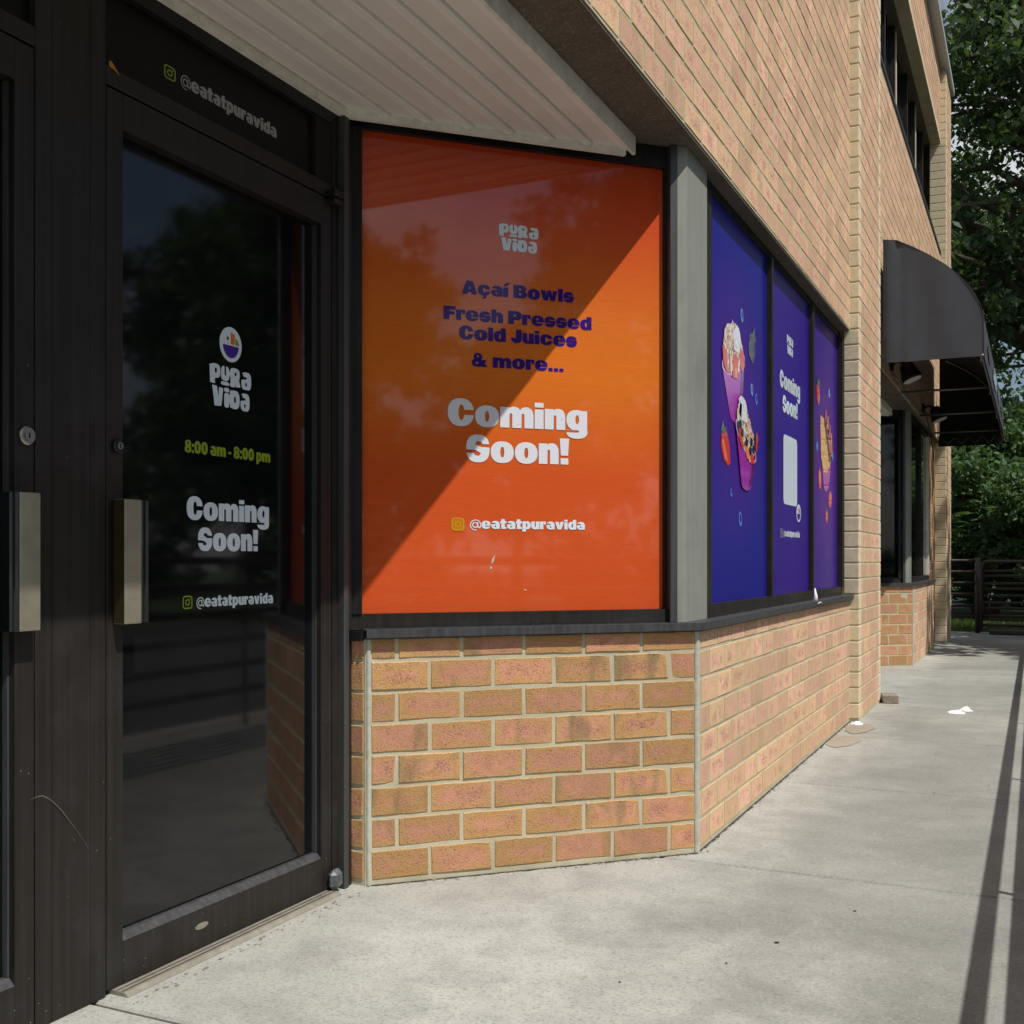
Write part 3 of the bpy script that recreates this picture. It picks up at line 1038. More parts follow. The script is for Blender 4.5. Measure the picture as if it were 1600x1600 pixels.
def g_o(x, y): return D(E(x, y, .43, .39, .43, .41), E(x, y, .43, .39, .075, .2))
def g_c(x, y): return D(E(x, y, .42, .39, .42, .41), E(x, y, .43, .39, .085, .2), Bx(x, y, .45, .31, 1, .47))
def g_ar(x, y, x0, x1): return U(Bx(x, y, x0 + .1, 0, x1, .48), E(x, y, (x0 + x1) / 2 + .06, .46, (x1 - x0) / 2 - .06, .34))
def slit(x, y, xa, xb, z): return U(Bx(x, y, xa, -.4, xb, z), E(x, y, (xa + xb) / 2, z, (xb - xa) / 2, .09))
def g_n(x, y, top=.78): return D(U(Bx(x, y, 0, 0, .33, top), g_ar(x, y, .12, .77)), slit(x, y, .335, .435, .46))
def g_a(x, y): return D(U(E(x, y, .4, .39, .4, .41), Bx(x, y, .45, 0, .79, .5)), E(x, y, .385, .235, .07, .085), Pg(x, y, [(-.1, .60), (.13, .60), (.42, .545), (.42, .46), (.2, .46), (-.1, .40)]))
def g_v(x, y): return Pg(x, y, [(0, .78), (.35, .78), (.43, .36), (.51, .78), (.84, .78), (.60, 0), (.24, 0)])


GL = {
    "o": (g_o, .86), "c": (g_c, .84), "n": (g_n, .77), "a": (g_a, .79), "v": (g_v, .84),
    "C": (lambda x, y: D(E(x, y, .46, .5, .46, .52), E(x, y, .48, .5, .1, .29), Bx(x, y, .5, .41, 1.1, .6)), .92),
    "m": (lambda x, y: D(U(Bx(x, y, 0, 0, .33, .78), g_ar(x, y, .12, .77), g_ar(x, y, .56, 1.22)), slit(x, y, .335, .44, .46), slit(x, y, .78, .885, .46)), 1.22),
    "i": (lambda x, y: U(Bx(x, y, 0, 0, .33, .74), Bx(x, y, 0, .815, .33, 1.0)), .33),
    "í": (lambda x, y: U(Bx(x, y, 0, 0, .33, .74), Pg(x, y, [(.02, .84), (.2, 1.1), (.5, 1.1), (.22, .84)])), .36),
    "l": (lambda x, y: Bx(x, y, 0, 0, .33, 1), .33),
    "g": (lambda x, y: D(U(E(x, y, .39, .4, .39, .39), Bx(x, y, .46, -.06, .79, .76), np.maximum(E(x, y, .4, -.05, .4, .27), y - .02)), E(x, y, .41, .42, .07, .17), U(Bx(x, y, -.1, -.085, .4, .005), E(x, y, .4, -.04, .08, .045))), .79),
    "S": (lambda x, y: D(E(x, y, .43, .5, .43, .52, 2.5), Pg(x, y, [(.33, .67), (.40, .78), (.54, .76), (.60, .67), (1.1, .67), (1.1, .545), (.54, .555)]), Pg(x, y, [(.54, .33), (.47, .22), (.33, .24), (.27, .33), (-.2, .33), (-.2, .455), (.33, .445)])), .86),
    "s": (lambda x, y: D(E(x, y, .37, .39, .37, .41, 2.5), Bx(x, y, .30, .485, .9, .55), Bx(x, y, -.1, .235, .45, .30)), .74),
    "!": (lambda x, y: U(Pg(x, y, [(0, 1), (.36, 1), (.32, .34), (.04, .34)]), Bx(x, y, .03, 0, .33, .24)), .36),
    "A": (lambda x, y: D(Pg(x, y, [(0, 0), (.3, 1), (.72, 1), (1.02, 0), (.66, 0), (.62, .16), (.40, .16), (.36, 0)]), Pg(x, y, [(.44, .36), (.58, .36), (.51, .72)])), 1.02),
    "ç": (lambda x, y: U(g_c(x, y), Pg(x, y, [(.34, .05), (.52, .05), (.60, -.12), (.46, -.26), (.28, -.22), (.30, -.15), (.42, -.12)])), .84),
    "B": (lambda x, y: D(U(Bx(x, y, 0, 0, .55, 1), E(x, y, .5, .73, .36, .27), E(x, y, .5, .28, .42, .28)), Bx(x, y, .36, .6, .52, .77), Bx(x, y, .36, .22, .54, .40)), .92),
    "w": (lambda x, y: Pg(x, y, [(0, .78), (.34, .78), (.40, .36), (.46, .78), (.74, .78), (.80, .36), (.86, .78), (1.18, .78), (.99, 0), (.68, 0), (.60, .40), (.52, 0), (.20, 0)]), 1.18),
    "F": (lambda x, y: U(Bx(x, y, 0, 0, .37, 1), Bx(x, y, 0, .75, .78, 1), Bx(x, y, 0, .38, .70, .61)), .76),
    "r": (lambda x, y: D(U(Bx(x, y, 0, 0, .33, .78), Bx(x, y, .25, .47, .58, .79)), Bx(x, y, .335, .3, .385, .62)), .58),
    "e": (lambda x, y: D(E(x, y, .42, .39, .42, .41), E(x, y, .42, .53, .085, .10), Bx(x, y, .40, .215, .95, .305), E(x, y, .41, .26, .06, .06)), .84),
    "h": (lambda x, y: g_n(x, y, 1.0), .77),
    "P": (lambda x, y: D(U(Bx(x, y, 0, 0, .37, 1), Bx(x, y, 0, .32, .52, 1), E(x, y, .52, .66, .37, .34)), Bx(x, y, .36, .56, .52, .77)), .88),
    "d": (lambda x, y: D(U(E(x, y, .39, .39, .39, .41), Bx(x, y, .46, 0, .79, 1)), E(x, y, .40, .39, .07, .2)), .79),
    "p": (lambda x, y: D(U(E(x, y, .40, .39, .39, .41), Bx(x, y, 0, -.26, .33, .78)), E(x, y, .39, .39, .07, .2)), .79),
    "J": (lambda x, y: D(U(Bx(x, y, .33, .3, .70, 1), E(x, y, .35, .33, .35, .35)), Bx(x, y, -.2, .36, .325, 1.1)), .70),
    "u": (lambda x, y: D(U(Bx(x, y, 0, .3, .33, .78), Bx(x, y, .44, 0, .77, .78), E(x, y, .36, .33, .36, .35)), U(Bx(x, y, .335, .30, .435, .9), E(x, y, .385, .30, .05, .08))), .77),
    "t": (lambda x, y: U(Bx(x, y, .10, .02, .43, .98), Bx(x, y, 0, .55, .58, .78), Bx(x, y, .12, 0, .58, .2)), .58),
    "&": (lambda x, y: D(U(E(x, y, .40, .76, .28, .26), E(x, y, .37, .29, .37, .31), Pg(x, y, [(.2, .62), (.46, .78), (1.02, .0), (.62, .0)]), Pg(x, y, [(.52, .2), (.70, .52), (.96, .52), (.78, .14)])), E(x, y, .40, .78, .065, .085), E(x, y, .33, .27, .09, .1)), 1.0),
    ".": (lambda x, y: Bx(x, y, .02, 0, .30, .24), .32),
    "8": (lambda x, y: D(U(E(x, y, .4, .74, .37, .28), E(x, y, .4, .28, .41, .3)), E(x, y, .4, .76, .085, .10), E(x, y, .4, .27, .095, .11)), .81),
    "0": (lambda x, y: D(E(x, y, .41, .5, .41, .52), E(x, y, .41, .5, .085, .28)), .82),
    ":": (lambda x, y: U(Bx(x, y, 0, 0, .28, .24), Bx(x, y, 0, .5, .28, .74)), .28),
    "-": (lambda x, y: Bx(x, y, 0, .30, .38, .48), .38),
    "@": (lambda x, y: U(D(E(x, y, .52, .36, .52, .54, 2), E(x, y, .52, .36, .43, .45, 2), Bx(x, y, .62, -.3, 1.2, .02)), D(E(x, y, .48, .36, .27, .29, 2), E(x, y, .48, .36, .17, .19, 2)), Bx(x, y, .66, .12, .77, .63), Bx(x, y, .66, .10, .95, .19)), 1.02),
}


def contour(fn, x0, x1, y0, y1, res):
    nx, ny = int((x1 - x0) * res) + 1, int((y1 - y0) * res) + 1
    xs, ys = np.linspace(x0, x1, nx), np.linspace(y0, y1, ny)
    X, Y = np.meshgrid(xs, ys)
    V = fn(X, Y)
    vs, fs, idx = [], [], {}

    def vid(p):
        k = (round(p[0], 5), round(p[1], 5))
        if k not in idx:
            idx[k] = len(vs)
            vs.append(k)
        return idx[k]

    ins = V < 0
    for j in range(ny - 1):
        i = 0
        while i < nx - 1:
            c = (ins[j, i], ins[j, i + 1], ins[j + 1, i + 1], ins[j + 1, i])
            if all(c):
                i2 = i
                while i2 + 1 < nx - 1 and ins[j, i2 + 2] and ins[j + 1, i2 + 2]:
                    i2 += 1
                fs.append((vid((xs[i], ys[j])), vid((xs[i2 + 1], ys[j])), vid((xs[i2 + 1], ys[j + 1])), vid((xs[i], ys[j + 1]))))
                i = i2 + 1
                continue
            if any(c):
                P = [(xs[i], ys[j], V[j, i]), (xs[i + 1], ys[j], V[j, i + 1]), (xs[i + 1], ys[j + 1], V[j + 1, i + 1]), (xs[i], ys[j + 1], V[j + 1, i])]
                poly = []
                for a in range(4):
                    p, q = P[a], P[(a + 1) % 4]
                    if p[2] < 0:
                        poly.append(vid(p[:2]))
                    if (p[2] < 0) != (q[2] < 0):
                        w = p[2] / (p[2] - q[2])
                        poly.append(vid((p[0] + (q[0] - p[0]) * w, p[1] + (q[1] - p[1]) * w)))
                poly = [a for a, b in zip(poly, poly[1:] + poly[:1]) if a != b]
                if len(poly) >= 3:
                    fs.append(tuple(poly))
            i += 1
    return vs, fs


GC = {}


def glyph(ch, res):
    if (ch, res) not in GC:
        fn, adv = GL[ch]
        GC[ch, res] = contour(fn, -0.06, adv + 0.2, -0.36, 1.16, res)
    return GC[ch, res]


def text(s, M, t0, t1, z, cap, o, mat, parent, res=40, gap=0.045, label=None, name="lettering"):
    W = 0
    items = []
    for ch in s:
        if ch == " ":
            W += 0.30
            continue
        items.append((ch, W))
        W += GL[ch][1] + gap
    W -= gap
    sx = (t1 - t0) / W
    m = MB(M)
    for ch, x in items:
        vs, fs = glyph(ch, res)
        m.add([(t0 + (a + x) * sx, o, z + b * cap) for a, b in vs], fs)
    return m.build(name, mat, parent, label=label)


def shape(fn, M, t0, t1, z0, z1, o, mat, parent, name, res=60, label=None):
    """fn in a unit square"""
    vs, fs = contour(fn, -0.05, 1.05, -0.05, 1.05, res)
    m = MB(M)
    m.add([(t0 + (t1 - t0) * a, o, z0 + (z1 - z0) * b) for a, b in vs], fs)
    return m.build(name, mat, parent, label=label)


def fat(pts, w):
    def fn(x, y):
        d = np.full(x.shape, 1e9)
        for (ax, ay), (bx, by) in zip(pts[:-1], pts[1:]):
            ex, ey = bx - ax, by - ay
            h = np.clip(((x - ax) * ex + (y - ay) * ey) / (ex * ex + ey * ey + 1e-9), 0, 1)
            d = np.minimum(d, np.hypot(x - ax - ex * h, (y - ay - ey * h)))
        return d - w
    return fn


def logo_fn(x, y):
    """PURA over VIDA in fat groovy letters, unit square"""
    sx = lambda a, b: (x - a) / b
    # top row y .52..1, letters P u R a
    yy = (y - .53) / .47
    P = D(U(E(sx(0, .25), yy, .52, .66, .48, .36, 3), Pg(sx(0, .25), yy, [(.05, .02), (.50, .0), (.52, .9), (.0, .95)])), E(sx(0, .25), yy, .58, .68, .10, .14))
    Ux = sx(.265, .20)
    Uu = U(D(E(Ux, yy, .5, .62, .5, .38, 3), U(Bx(Ux, yy, .42, .62, .60, 1.1), E(Ux, yy, .51, .62, .09, .12))), E(Ux, yy, .5, .10, .5, .10, 3))
    Rx = sx(.48, .26)
    Rr = D(U(E(Rx, yy, .45, .68, .46, .32, 3), Pg(Rx, yy, [(.02, .0), (.44, .0), (.46, .4), (.52, .02), (.98, .06), (.80, .5), (.1, .96)])), E(Rx, yy, .52, .70, .09, .10))
    Ax = sx(.755, .245)
    Aa = D(E(Ax, yy, .5, .45, .5, .47, 3.2), E(Ax, yy, .48, .27, .09, .10), Pg(Ax, yy, [(-.1, .84), (.18, .80), (.26, .67), (.54, .66), (.54, .55), (.2, .52), (-.1, .46)]))
    # bottom row y 0..5
    y2 = y / .49
    Vx = sx(.06, .26)
    V = D(Pg(Vx, y2, [(.0, 1.0), (.42, .98), (.55, .5), (.62, .95), (1.0, .92), (.82, .03), (.22, .0)]), Pg(Vx, y2, [(.50, 1.05), (.62, 1.05), (.57, .45)]))
    Ix = sx(.335, .13)
    I = U(E(Ix, y2, .5, .36, .46, .36, 4), E(Ix, y2, .5, .87, .46, .11, 3))
    Dx = sx(.48, .24)
    Dd = D(U(E(Dx, y2, .45, .46, .52, .46, 2.8), Bx(Dx, y2, .02, .03, .4, .9)), E(Dx, y2, .50, .46, .10, .17))
    A2 = sx(.735, .225)
    Ab = D(E(A2, y2, .5, .43, .5, .45, 3.2), E(A2, y2, .48, .25, .09, .10), Pg(A2, y2, [(-.1, .82), (.18, .78), (.26, .65), (.54, .64), (.54, .53), (.2, .50), (-.1, .44)]))
    cut = lambda q, lo, hi: np.maximum(q, np.maximum(lo - y, y - hi))
    return U(cut(U(P * .25, Uu * .2, Rr * .25, Aa * .25), .53, 1.01), cut(U(V * .25, I * .13, Dd * .24, Ab * .22), -.01, .495))


def logo(M, t0, t1, z0, z1, o, mat, parent, res=70):
    return shape(logo_fn, M, t0, t1, z0, z1, o, mat, parent, "logo_lettering", res, "rounded PURA VIDA logo lettering")


def ig_fn(x, y):
    rr = lambda cx, r, k: (np.maximum(np.abs(x - .5) - (r - k), 0) ** 2 + np.maximum(np.abs(y - .5) - (r - k), 0) ** 2) ** .5 - k
    ring = D(rr(.5, .5, .24), rr(.5, .40, .16))
    c = np.hypot(x - .5, y - .5)
    return U(ring, D(c - .25, c - .15), np.hypot(x - .75, y - .75) - .06)


def camera_icon(M, t0, t1, z0, z1, o, mat, parent):
    return shape(ig_fn, M, t0, t1, z0, z1, o, mat, parent, "camera_icon", 44)


def emblem(M, t0, t1, z0, z1, o, s, parent):
    """round badge: bowl with bars and a dot; s = +-1 layers towards the viewer"""
    e = shape(lambda x, y: np.hypot(x - .5, y - .5) - .5, M, t0, t1, z0, z1, o, "white_d", parent, "round_badge", 50)
    c2 = lambda x, y: np.hypot(x - .52, y - .47) - .36
    q = lambda k: o - 0.0004 * k
    shape(lambda x, y: np.maximum(np.hypot((x - .5) / 1.0, (y - .49) / 1.05) - .36, y - .47), M, t0, t1, z0, z1, q(1), "ink_violet", e, "bowl_mark")
    shape(lambda x, y: Pg(x, y, [(.50, .51), (.68, .51), (.68, .80), (.50, .86)]), M, t0, t1, z0, z1, q(1), "ink_orange", e, "bar_mark")
    shape(lambda x, y: np.maximum(Bx(x, y, .71, .51, .90, .9), np.hypot(x - .66, y - .5) - .22), M, t0, t1, z0, z1, q(1), "ink_green", e, "bar_mark")
    shape(lambda x, y: np.hypot(x - .36, y - .66) - .05, M, t0, t1, z0, z1, q(1), "dark_b", e, "dot_mark")
    return e


# door glass lettering
OG = XD + 0.0322
text("8:00 am - 8:00 pm", F_FAC, 2.271, 2.633, 1.336, 0.033, OG, "lime", dr, label="lime green opening hours 8:00 am - 8:00 pm")
text("Coming", F_FAC, 2.278, 2.627, 1.157, 0.062, OG, "white_d", dr, 56, label="white word Coming on door glass")
text("Soon!", F_FAC, 2.322, 2.577, 1.074, 0.062, OG, "white_d", dr, 56, label="white word Soon! on door glass")
text("@eatatpuravida", F_FAC, 2.316, 2.646, 0.921, 0.030, OG, "white_d", dr, label="white handle @eatatpuravida on door glass")
camera_icon(F_FAC, 2.263, 2.300, 0.918, 0.953, OG, "lime", dr)
emblem(F_FAC, 2.409, 2.503, 1.605, 1.703, OG, 1, dr)
logo(F_FAC, 2.368, 2.545, 1.475, 1.590, OG, "white_d", dr)
text("@eatatpuravida", F_FAC, 2.241, 2.646, 2.298, 0.036, XD + 0.0192, "grey_t", tr, label="grey handle @eatatpuravida above the door")
camera_icon(F_FAC, 2.180, 2.222, 2.296, 2.331, XD + 0.0192, "lime", tr)

# ------------------------------------------------------------------ window graphics (each a printed sheet of its own)
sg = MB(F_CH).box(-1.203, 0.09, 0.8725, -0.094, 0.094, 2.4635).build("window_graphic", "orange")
tag(sg, "orange window graphic on angled window reading Coming Soon with juice menu", "window graphic", "printed window graphics")
OO = 0.0885
logo(F_CH, -0.722, -0.576, 2.114, 2.206, OO, "white_d", sg)
text("Açaí Bowls", F_CH, -0.854, -0.443, 1.954, 0.045, OO, "navy", sg, label="navy line reading Açaí Bowls")
text("Fresh Pressed", F_CH, -0.919, -0.375, 1.863, 0.045, OO, "navy", sg, label="navy line reading Fresh Pressed")
text("Cold Juices", F_CH, -0.864, -0.431, 1.799, 0.046, OO, "navy", sg, label="navy line reading Cold Juices")
text("& more...", F_CH, -0.819, -0.481, 1.709, 0.045, OO, "navy", sg, label="navy line reading & more...")
text("Coming", F_CH, -0.904, -0.392, 1.505, 0.091, OO, "white", sg, 64, label="large white word Coming")
text("Soon!", F_CH, -0.839, -0.461, 1.384, 0.091, OO, "white", sg, 64, label="large white word Soon!")
text("@eatatpuravida", F_CH, -0.826, -0.401, 1.156, 0.034, OO, "white_d", sg, label="white handle @eatatpuravida")
shape(lambda x, y: E(x, y, .5, .5, .5, .5, 5), F_CH, -0.892, -0.845, 1.147, 1.193, 0.0892, "amber_bg", sg, "icon_tile", 30)
camera_icon(F_CH, -0.891, -0.846, 1.148, 1.192, OO, "amber", sg)
for t_, z_, l_, a_ in ((-0.742, 1.05, 0.036, 1.25), (-0.75, 1.022, 0.012, 1.2), (-0.625, 0.945, 0.008, 0.3)):
    dx, dz = math.cos(a_) * l_ / 2, math.sin(a_) * l_ / 2
    MB(F_CH).add([(t_ - dx - .002, OO, z_ - dz), (t_ + .003, OO, z_ - .003), (t_ + dx + .001, OO, z_ + dz), (t_ - .004, OO, z_ + .004)], [(0, 1, 2, 3)]).build("scuff", "caulk", sg)

OF = 0.0735


KA = 1.01303                      # artwork scale on the sheets
F_ART = F_FAC @ Matrix(((KA, 0, 0, 0), (0, 1, 0, 0), (0, 0, KA, 1.047 * (1 - KA)), (0, 0, 0, 1)))


def panel(a, b, mat, label):
    o = MB(F_FAC).box(a, 0.075, 0.8765, b, 0.079, 2.505).build("window_graphic", mat)
    return tag(o, label, "window graphic", "printed window graphics")


g1 = panel(4.2625, 5.2995, "blue1", "deep blue window graphic showing two fruit cups and a strawberry")
g2 = panel(5.3455, 6.3845, "purple2", "violet window graphic with white Coming Soon words and blank white card")
g3 = panel(6.4305, 7.3845, "purple3", "plum window graphic with one topped bowl next to the brick pilaster")


def poly(pts, o, mat, par, name):
    n = len(pts)
    return MB(F_ART).add([(a, o, b) for a, b in pts], [tuple(range(n))]).build(name, mat, par)


def blob(cx, cz, rx, rz, o, mat, par, name, rot=0.0, n=22, jag=0.0):
    pts = []
    for k in range(n):
        a = 2 * math.pi * k / n
        r = 1 + random.uniform(-jag, jag)
        x, z = rx * math.cos(a) * r, rz * math.sin(a) * r
        pts.append((cx + x * math.cos(rot) - z * math.sin(rot), cz + x * math.sin(rot) + z * math.cos(rot)))
    return poly(pts, o, mat, par, name)


L_ = lambda k: OF - 0.0005 * k


def cup(par, x0, x1, zr0, zr1, xb0, xb1, zb, tops, k0=0):
    """tilted paper cup: body, rim and a heap of toppings"""
    cx, cz = (x0 + x1) / 2, (zr0 + zr1) / 2
    n = 12
    rot = math.atan2(zr1 - zr0, x1 - x0)
    rx, rz = math.hypot(x1 - x0, zr1 - zr0) / 2, 0.052
    arc = lambda a, rx_, rz_: (cx + rx_ * math.cos(a) * math.cos(rot) - rz_ * math.sin(a) * math.sin(rot), cz + rx_ * math.cos(a) * math.sin(rot) + rz_ * math.sin(a) * math.cos(rot))
    low = [arc(math.pi + math.pi * i / n, rx, rz) for i in range(n + 1)]
    bx, bz, brx = (xb0 + xb1) / 2, zb, (xb1 - xb0) / 2
    bot = [(bx + brx * math.cos(-math.pi * i / n), bz + 0.03 * math.sin(-math.pi * i / n)) for i in range(n + 1)]
    body = poly(low + bot, L_(1 + k0), "magenta", par, "cup_print")
    sh = [low[n], low[n - 3], (bx + brx * 0.35, bz - 0.025), (bx + brx, bz)]
    poly(sh, L_(2 + k0), "magenta_d", body, "cup_shade")
    blob(cx, cz, rx * 1.02, rz * 1.08, L_(3 + k0), "rim", body, "cup_rim", rot, 28)
    blob(cx, cz, rx * 0.93, rz * 0.84, L_(4 + k0), "dark_b", body, "cup_inside", rot, 28)
    return body


c1 = cup(g1, 4.405, 4.782, 1.842, 1.93, 4.53, 4.74, 1.66, None)
blob(4.58, 1.945, 0.165, 0.105, L_(5), "granola", g1, "topping_print", 0.15, 30, 0.10)
poly([(4.455, 1.93), (4.565, 2.058), (4.62, 2.03), (4.66, 1.95), (4.6, 1.93)], L_(6), "granola", g1, "topping_print")
blob(4.645, 1.985, 0.062, 0.058, L_(7), "coconut", g1, "topping_print", 0.4, 20, 0.12)
poly([(4.40, 1.92), (4.43, 1.93), (4.51, 1.825), (4.46, 1.825), (4.415, 1.86)], L_(7), "red", g1, "berry_print")
poly([(4.57, 1.905), (4.62, 1.925), (4.66, 1.91), (4.66, 1.825), (4.57, 1.815)], L_(7), "red", g1, "berry_print")
poly([(4.70, 1.96), (4.755, 1.955), (4.782, 1.90), (4.735, 1.86), (4.705, 1.875)], L_(7), "red", g1, "berry_print")
poly([(4.60, 1.86), (4.645, 1.865), (4.64, 1.822), (4.605, 1.82)], L_(8), "red_l", g1, "berry_print")
poly([(4.52, 1.90), (4.555, 1.90), (4.55, 1.83), (4.53, 1.825)], L_(8), "cream", g1, "banana_print")
blob(4.93, 2.005, 0.068, 0.062, L_(1), "slate", g1, "blackberry_print", 1.2, 20, 0.12)
poly([(4.92, 2.05), (4.975, 2.105), (4.985, 2.06), (5.01, 2.045), (4.96, 2.03)], L_(2), "leafg", g1, "leaf_print")
c2_ = cup(g1, 4.615, 4.985, 1.635, 1.505, 4.715, 4.90, 1.385, None, 8)
blob(4.80, 1.60, 0.175, 0.088, L_(13), "granola", g1, "topping_print", -0.45, 30, 0.10)
blob(4.735, 1.70, 0.085, 0.05, L_(14), "coconut", g1, "topping_print", -0.3, 20, 0.14)
poly([(4.655, 1.66), (4.68, 1.725), (4.715, 1.72), (4.70, 1.65)], L_(14), "cream", g1, "banana_print")
for bx_, bz_ in ((4.685, 1.632), (4.72, 1.60), (4.80, 1.565), (4.89, 1.575), (4.93, 1.545), (4.955, 1.60), (4.87, 1.535)):
    blob(bx_, bz_, 0.026, 0.02, L_(15), "dark_b", g1, "blueberry_print", 0, 12)
poly([(4.655, 1.62), (4.69, 1.615), (4.75, 1.54), (4.71, 1.535), (4.665, 1.57)], L_(15), "red", g1, "berry_print")
poly([(4.77, 1.55), (4.83, 1.545), (4.86, 1.49), (4.80, 1.495)], L_(15), "red_l", g1, "berry_print")
poly([(4.86, 1.53), (4.93, 1.52), (4.95, 1.485), (4.88, 1.475)], L_(15), "red", g1, "berry_print")
poly([(4.985, 1.63), (5.02, 1.61), (5.0, 1.54), (4.97, 1.55)], L_(15), "red", g1, "berry_print")
poly([(4.40, 1.573), (4.475, 1.583), (4.525, 1.53), (4.54, 1.452), (4.50, 1.438), (4.43, 1.462), (4.388, 1.51)], L_(1), "red", g1, "strawberry_print")
poly([(4.40, 1.535), (4.43, 1.545), (4.50, 1.455), (4.45, 1.465)], L_(2), "red_l", g1, "strawberry_shine")
poly([(4.385, 1.575), (4.42, 1.62), (4.44, 1.59), (4.475, 1.60), (4.46, 1.57), (4.42, 1.565)], L_(2), "leafg", g1, "leaf_print")
for bx_, bz_, s_ in ((4.741, 2.11, 1), (4.926, 1.814, .95), (5.013, 1.782, .85), (4.712, 1.226, 1.1), (4.557, 1.331, .6)):
    b_ = blob(bx_, bz_, 0.024 * s_, 0.030 * s_, L_(1), "sky_b", g1, "droplet_print", 0.4)
    blob(bx_ + .003, bz_ + .004, 0.014 * s_, 0.018 * s_, L_(2), "ink_violet", b_, "droplet_core", 0.4)

logo(F_ART, 5.70, 5.86, 2.112, 2.208, OF, "white_d", g2, 50)
text("Coming", F_ART, 5.528, 6.048, 1.918, 0.085, OF, "white_d", g2, label="white word Coming on violet sheet")
text("Soon!", F_ART, 5.597, 5.979, 1.800, 0.085, OF, "white_d", g2, label="white word Soon! on violet sheet")
shape(lambda x, y: E(x, y, .5, .5, .5, .5, 14), F_ART, 5.613, 5.968, 1.334, 1.689, OF, "white_d", g2, "white_card", 40, "blank white rounded square card")
emblem(F_ART, 5.942, 6.066, 1.253, 1.349, OF - 0.001, 1, g2)
text("@eatatpuravida", F_ART, 5.618, 6.039, 1.170, 0.033, OF, "white_d", g2, 30, label="white handle @eatatpuravida on violet sheet")
camera_icon(F_ART, 5.535, 5.60, 1.163, 1.207, OF, "grey_t", g2)

poly([(6.665, 1.87), (6.68, 1.91), (6.80, 1.90), (6.93, 1.83), (7.05, 1.75), (7.03, 1.66), (6.90, 1.58), (6.78, 1.58), (6.69, 1.66)], L_(2), "oats", g3, "bowl_print")
poly([(6.69, 1.70), (6.75, 1.60), (6.90, 1.582), (7.02, 1.65), (7.03, 1.62), (6.95, 1.49), (6.86, 1.462), (6.79, 1.478)], L_(1), "magenta", g3, "cup_print")
for i_, (a_, b_) in enumerate(((6.86, 1.965), (6.93, 1.935), (7.0, 1.89), (7.05, 1.84), (7.06, 1.78))):
    poly([(a_ - 0.05, b_ - 0.085), (a_ - 0.012, b_), (a_ + 0.014, b_ - 0.005), (a_ + 0.02, b_ - 0.085)], L_(3 + i_), "red_l" if i_ % 2 else "red", g3, "berry_print")
for i_ in range(7):
    blob(6.83 + 0.027 * i_, 1.885 - 0.034 * i_, 0.026, 0.026, L_(9), "dark_b", g3, "blueberry_print", 0, 12)
poly([(6.53, 2.06), (6.57, 2.085), (6.64, 2.06), (6.655, 2.0), (6.61, 1.955), (6.555, 1.99)], L_(1), "red", g3, "strawberry_print")
poly([(6.54, 2.08), (6.57, 2.13), (6.60, 2.09), (6.645, 2.12), (6.63, 2.06)], L_(2), "leafg", g3, "leaf_print")
for cx_, cz_, rx_, rz_ in ((6.654, 1.53, 0.045, 0.062), (7.013, 1.425, 0.065, 0.05), (6.886, 1.315, 0.04, 0.038)):
    blob(cx_, cz_, rx_, rz_, L_(1), "red", g3, "strawberry_print", 0.3)
    blob(cx_ + .004, cz_ + .01, rx_ * .5, rz_ * .5, L_(2), "red_l", g3, "strawberry_shine", 0.3, 14)
for cx_, cz_ in ((6.978, 2.078), (6.56, 1.714), (7.11, 1.70)):
    blob(cx_, cz_, 0.028, 0.028, L_(1), "sky_b", g3, "droplet_print")

# ------------------------------------------------------------------ bricks: 300 largest in the picture one by one, the rest in one mesh
def brick_verts(w, h, d=0.034, b=0.0028, j=0.0, seg=1):
    """back ring, arris ring, front ring; the long edges wander a little and a corner may be knocked off"""
    x, z = w / 2, h / 2
    q = lambda: random.uniform(-j, j)
    fx = [-1 + 2 * k / seg for k in range(seg + 1)]
    out = [(a, -1) for a in fx] + [(a, 1) for a in reversed(fx)]
    n = len(out)
    chip = random.choice((0, seg, seg + 1, 2 * seg + 1)) if (j > 0.002 and random.random() < 0.16) else -1
    mid, front = [], []
    for k, (a, c) in enumerate(out):
        ch = random.uniform(0.003, 0.008) if k == chip else 0.0
        jx = q() * 0.5 if abs(a) == 1 else 0.0
        jz = q() * 0.5
        mx, mz = a * (x - ch * (abs(a) == 1)) + jx, c * (z - ch * 0.7) + jz
        mid.append((mx, b + ch * 0.3, mz))
        front.append((mx - a * b * (abs(a) == 1) + q() * 0.3, q() * 0.35 + ch * 0.2, mz - c * b + q() * 0.3))
    vs = [(a * x, d, c * z) for a, c in out] + mid + front
    fs = [tuple(range(2 * n, 3 * n))]
    for k in range(n):
        k2 = (k + 1) % n
        fs.append((n + k, n + k2, 2 * n + k2, 2 * n + k))
        fs.append((k, k2, n + k2, n + k))
    return vs, fs


def brick_uv(vs, w, h):
    return [((v[0] / w) + .5, (v[2] / h) + .5) for v in vs]


def make_brick_mesh(vs, fs, uvs, mat, name="brick"):
    me = bpy.data.meshes.new(name)
    me.from_pydata(vs, [], fs)
    ul = me.uv_layers.new(name="UVMap")
    li = np.empty(len(me.loops), dtype=np.int32)
    me.loops.foreach_get("vertex_index", li)
    ul.data.foreach_set("uv", np.asarray(uvs, dtype=np.float32)[li].ravel())
    me.materials.append(MAT[mat])
    me.update()
    return me


fwd = Vector((-math.sin(TH), math.cos(TH), 0))
rgt = Vector((math.cos(TH), math.sin(TH), 0))


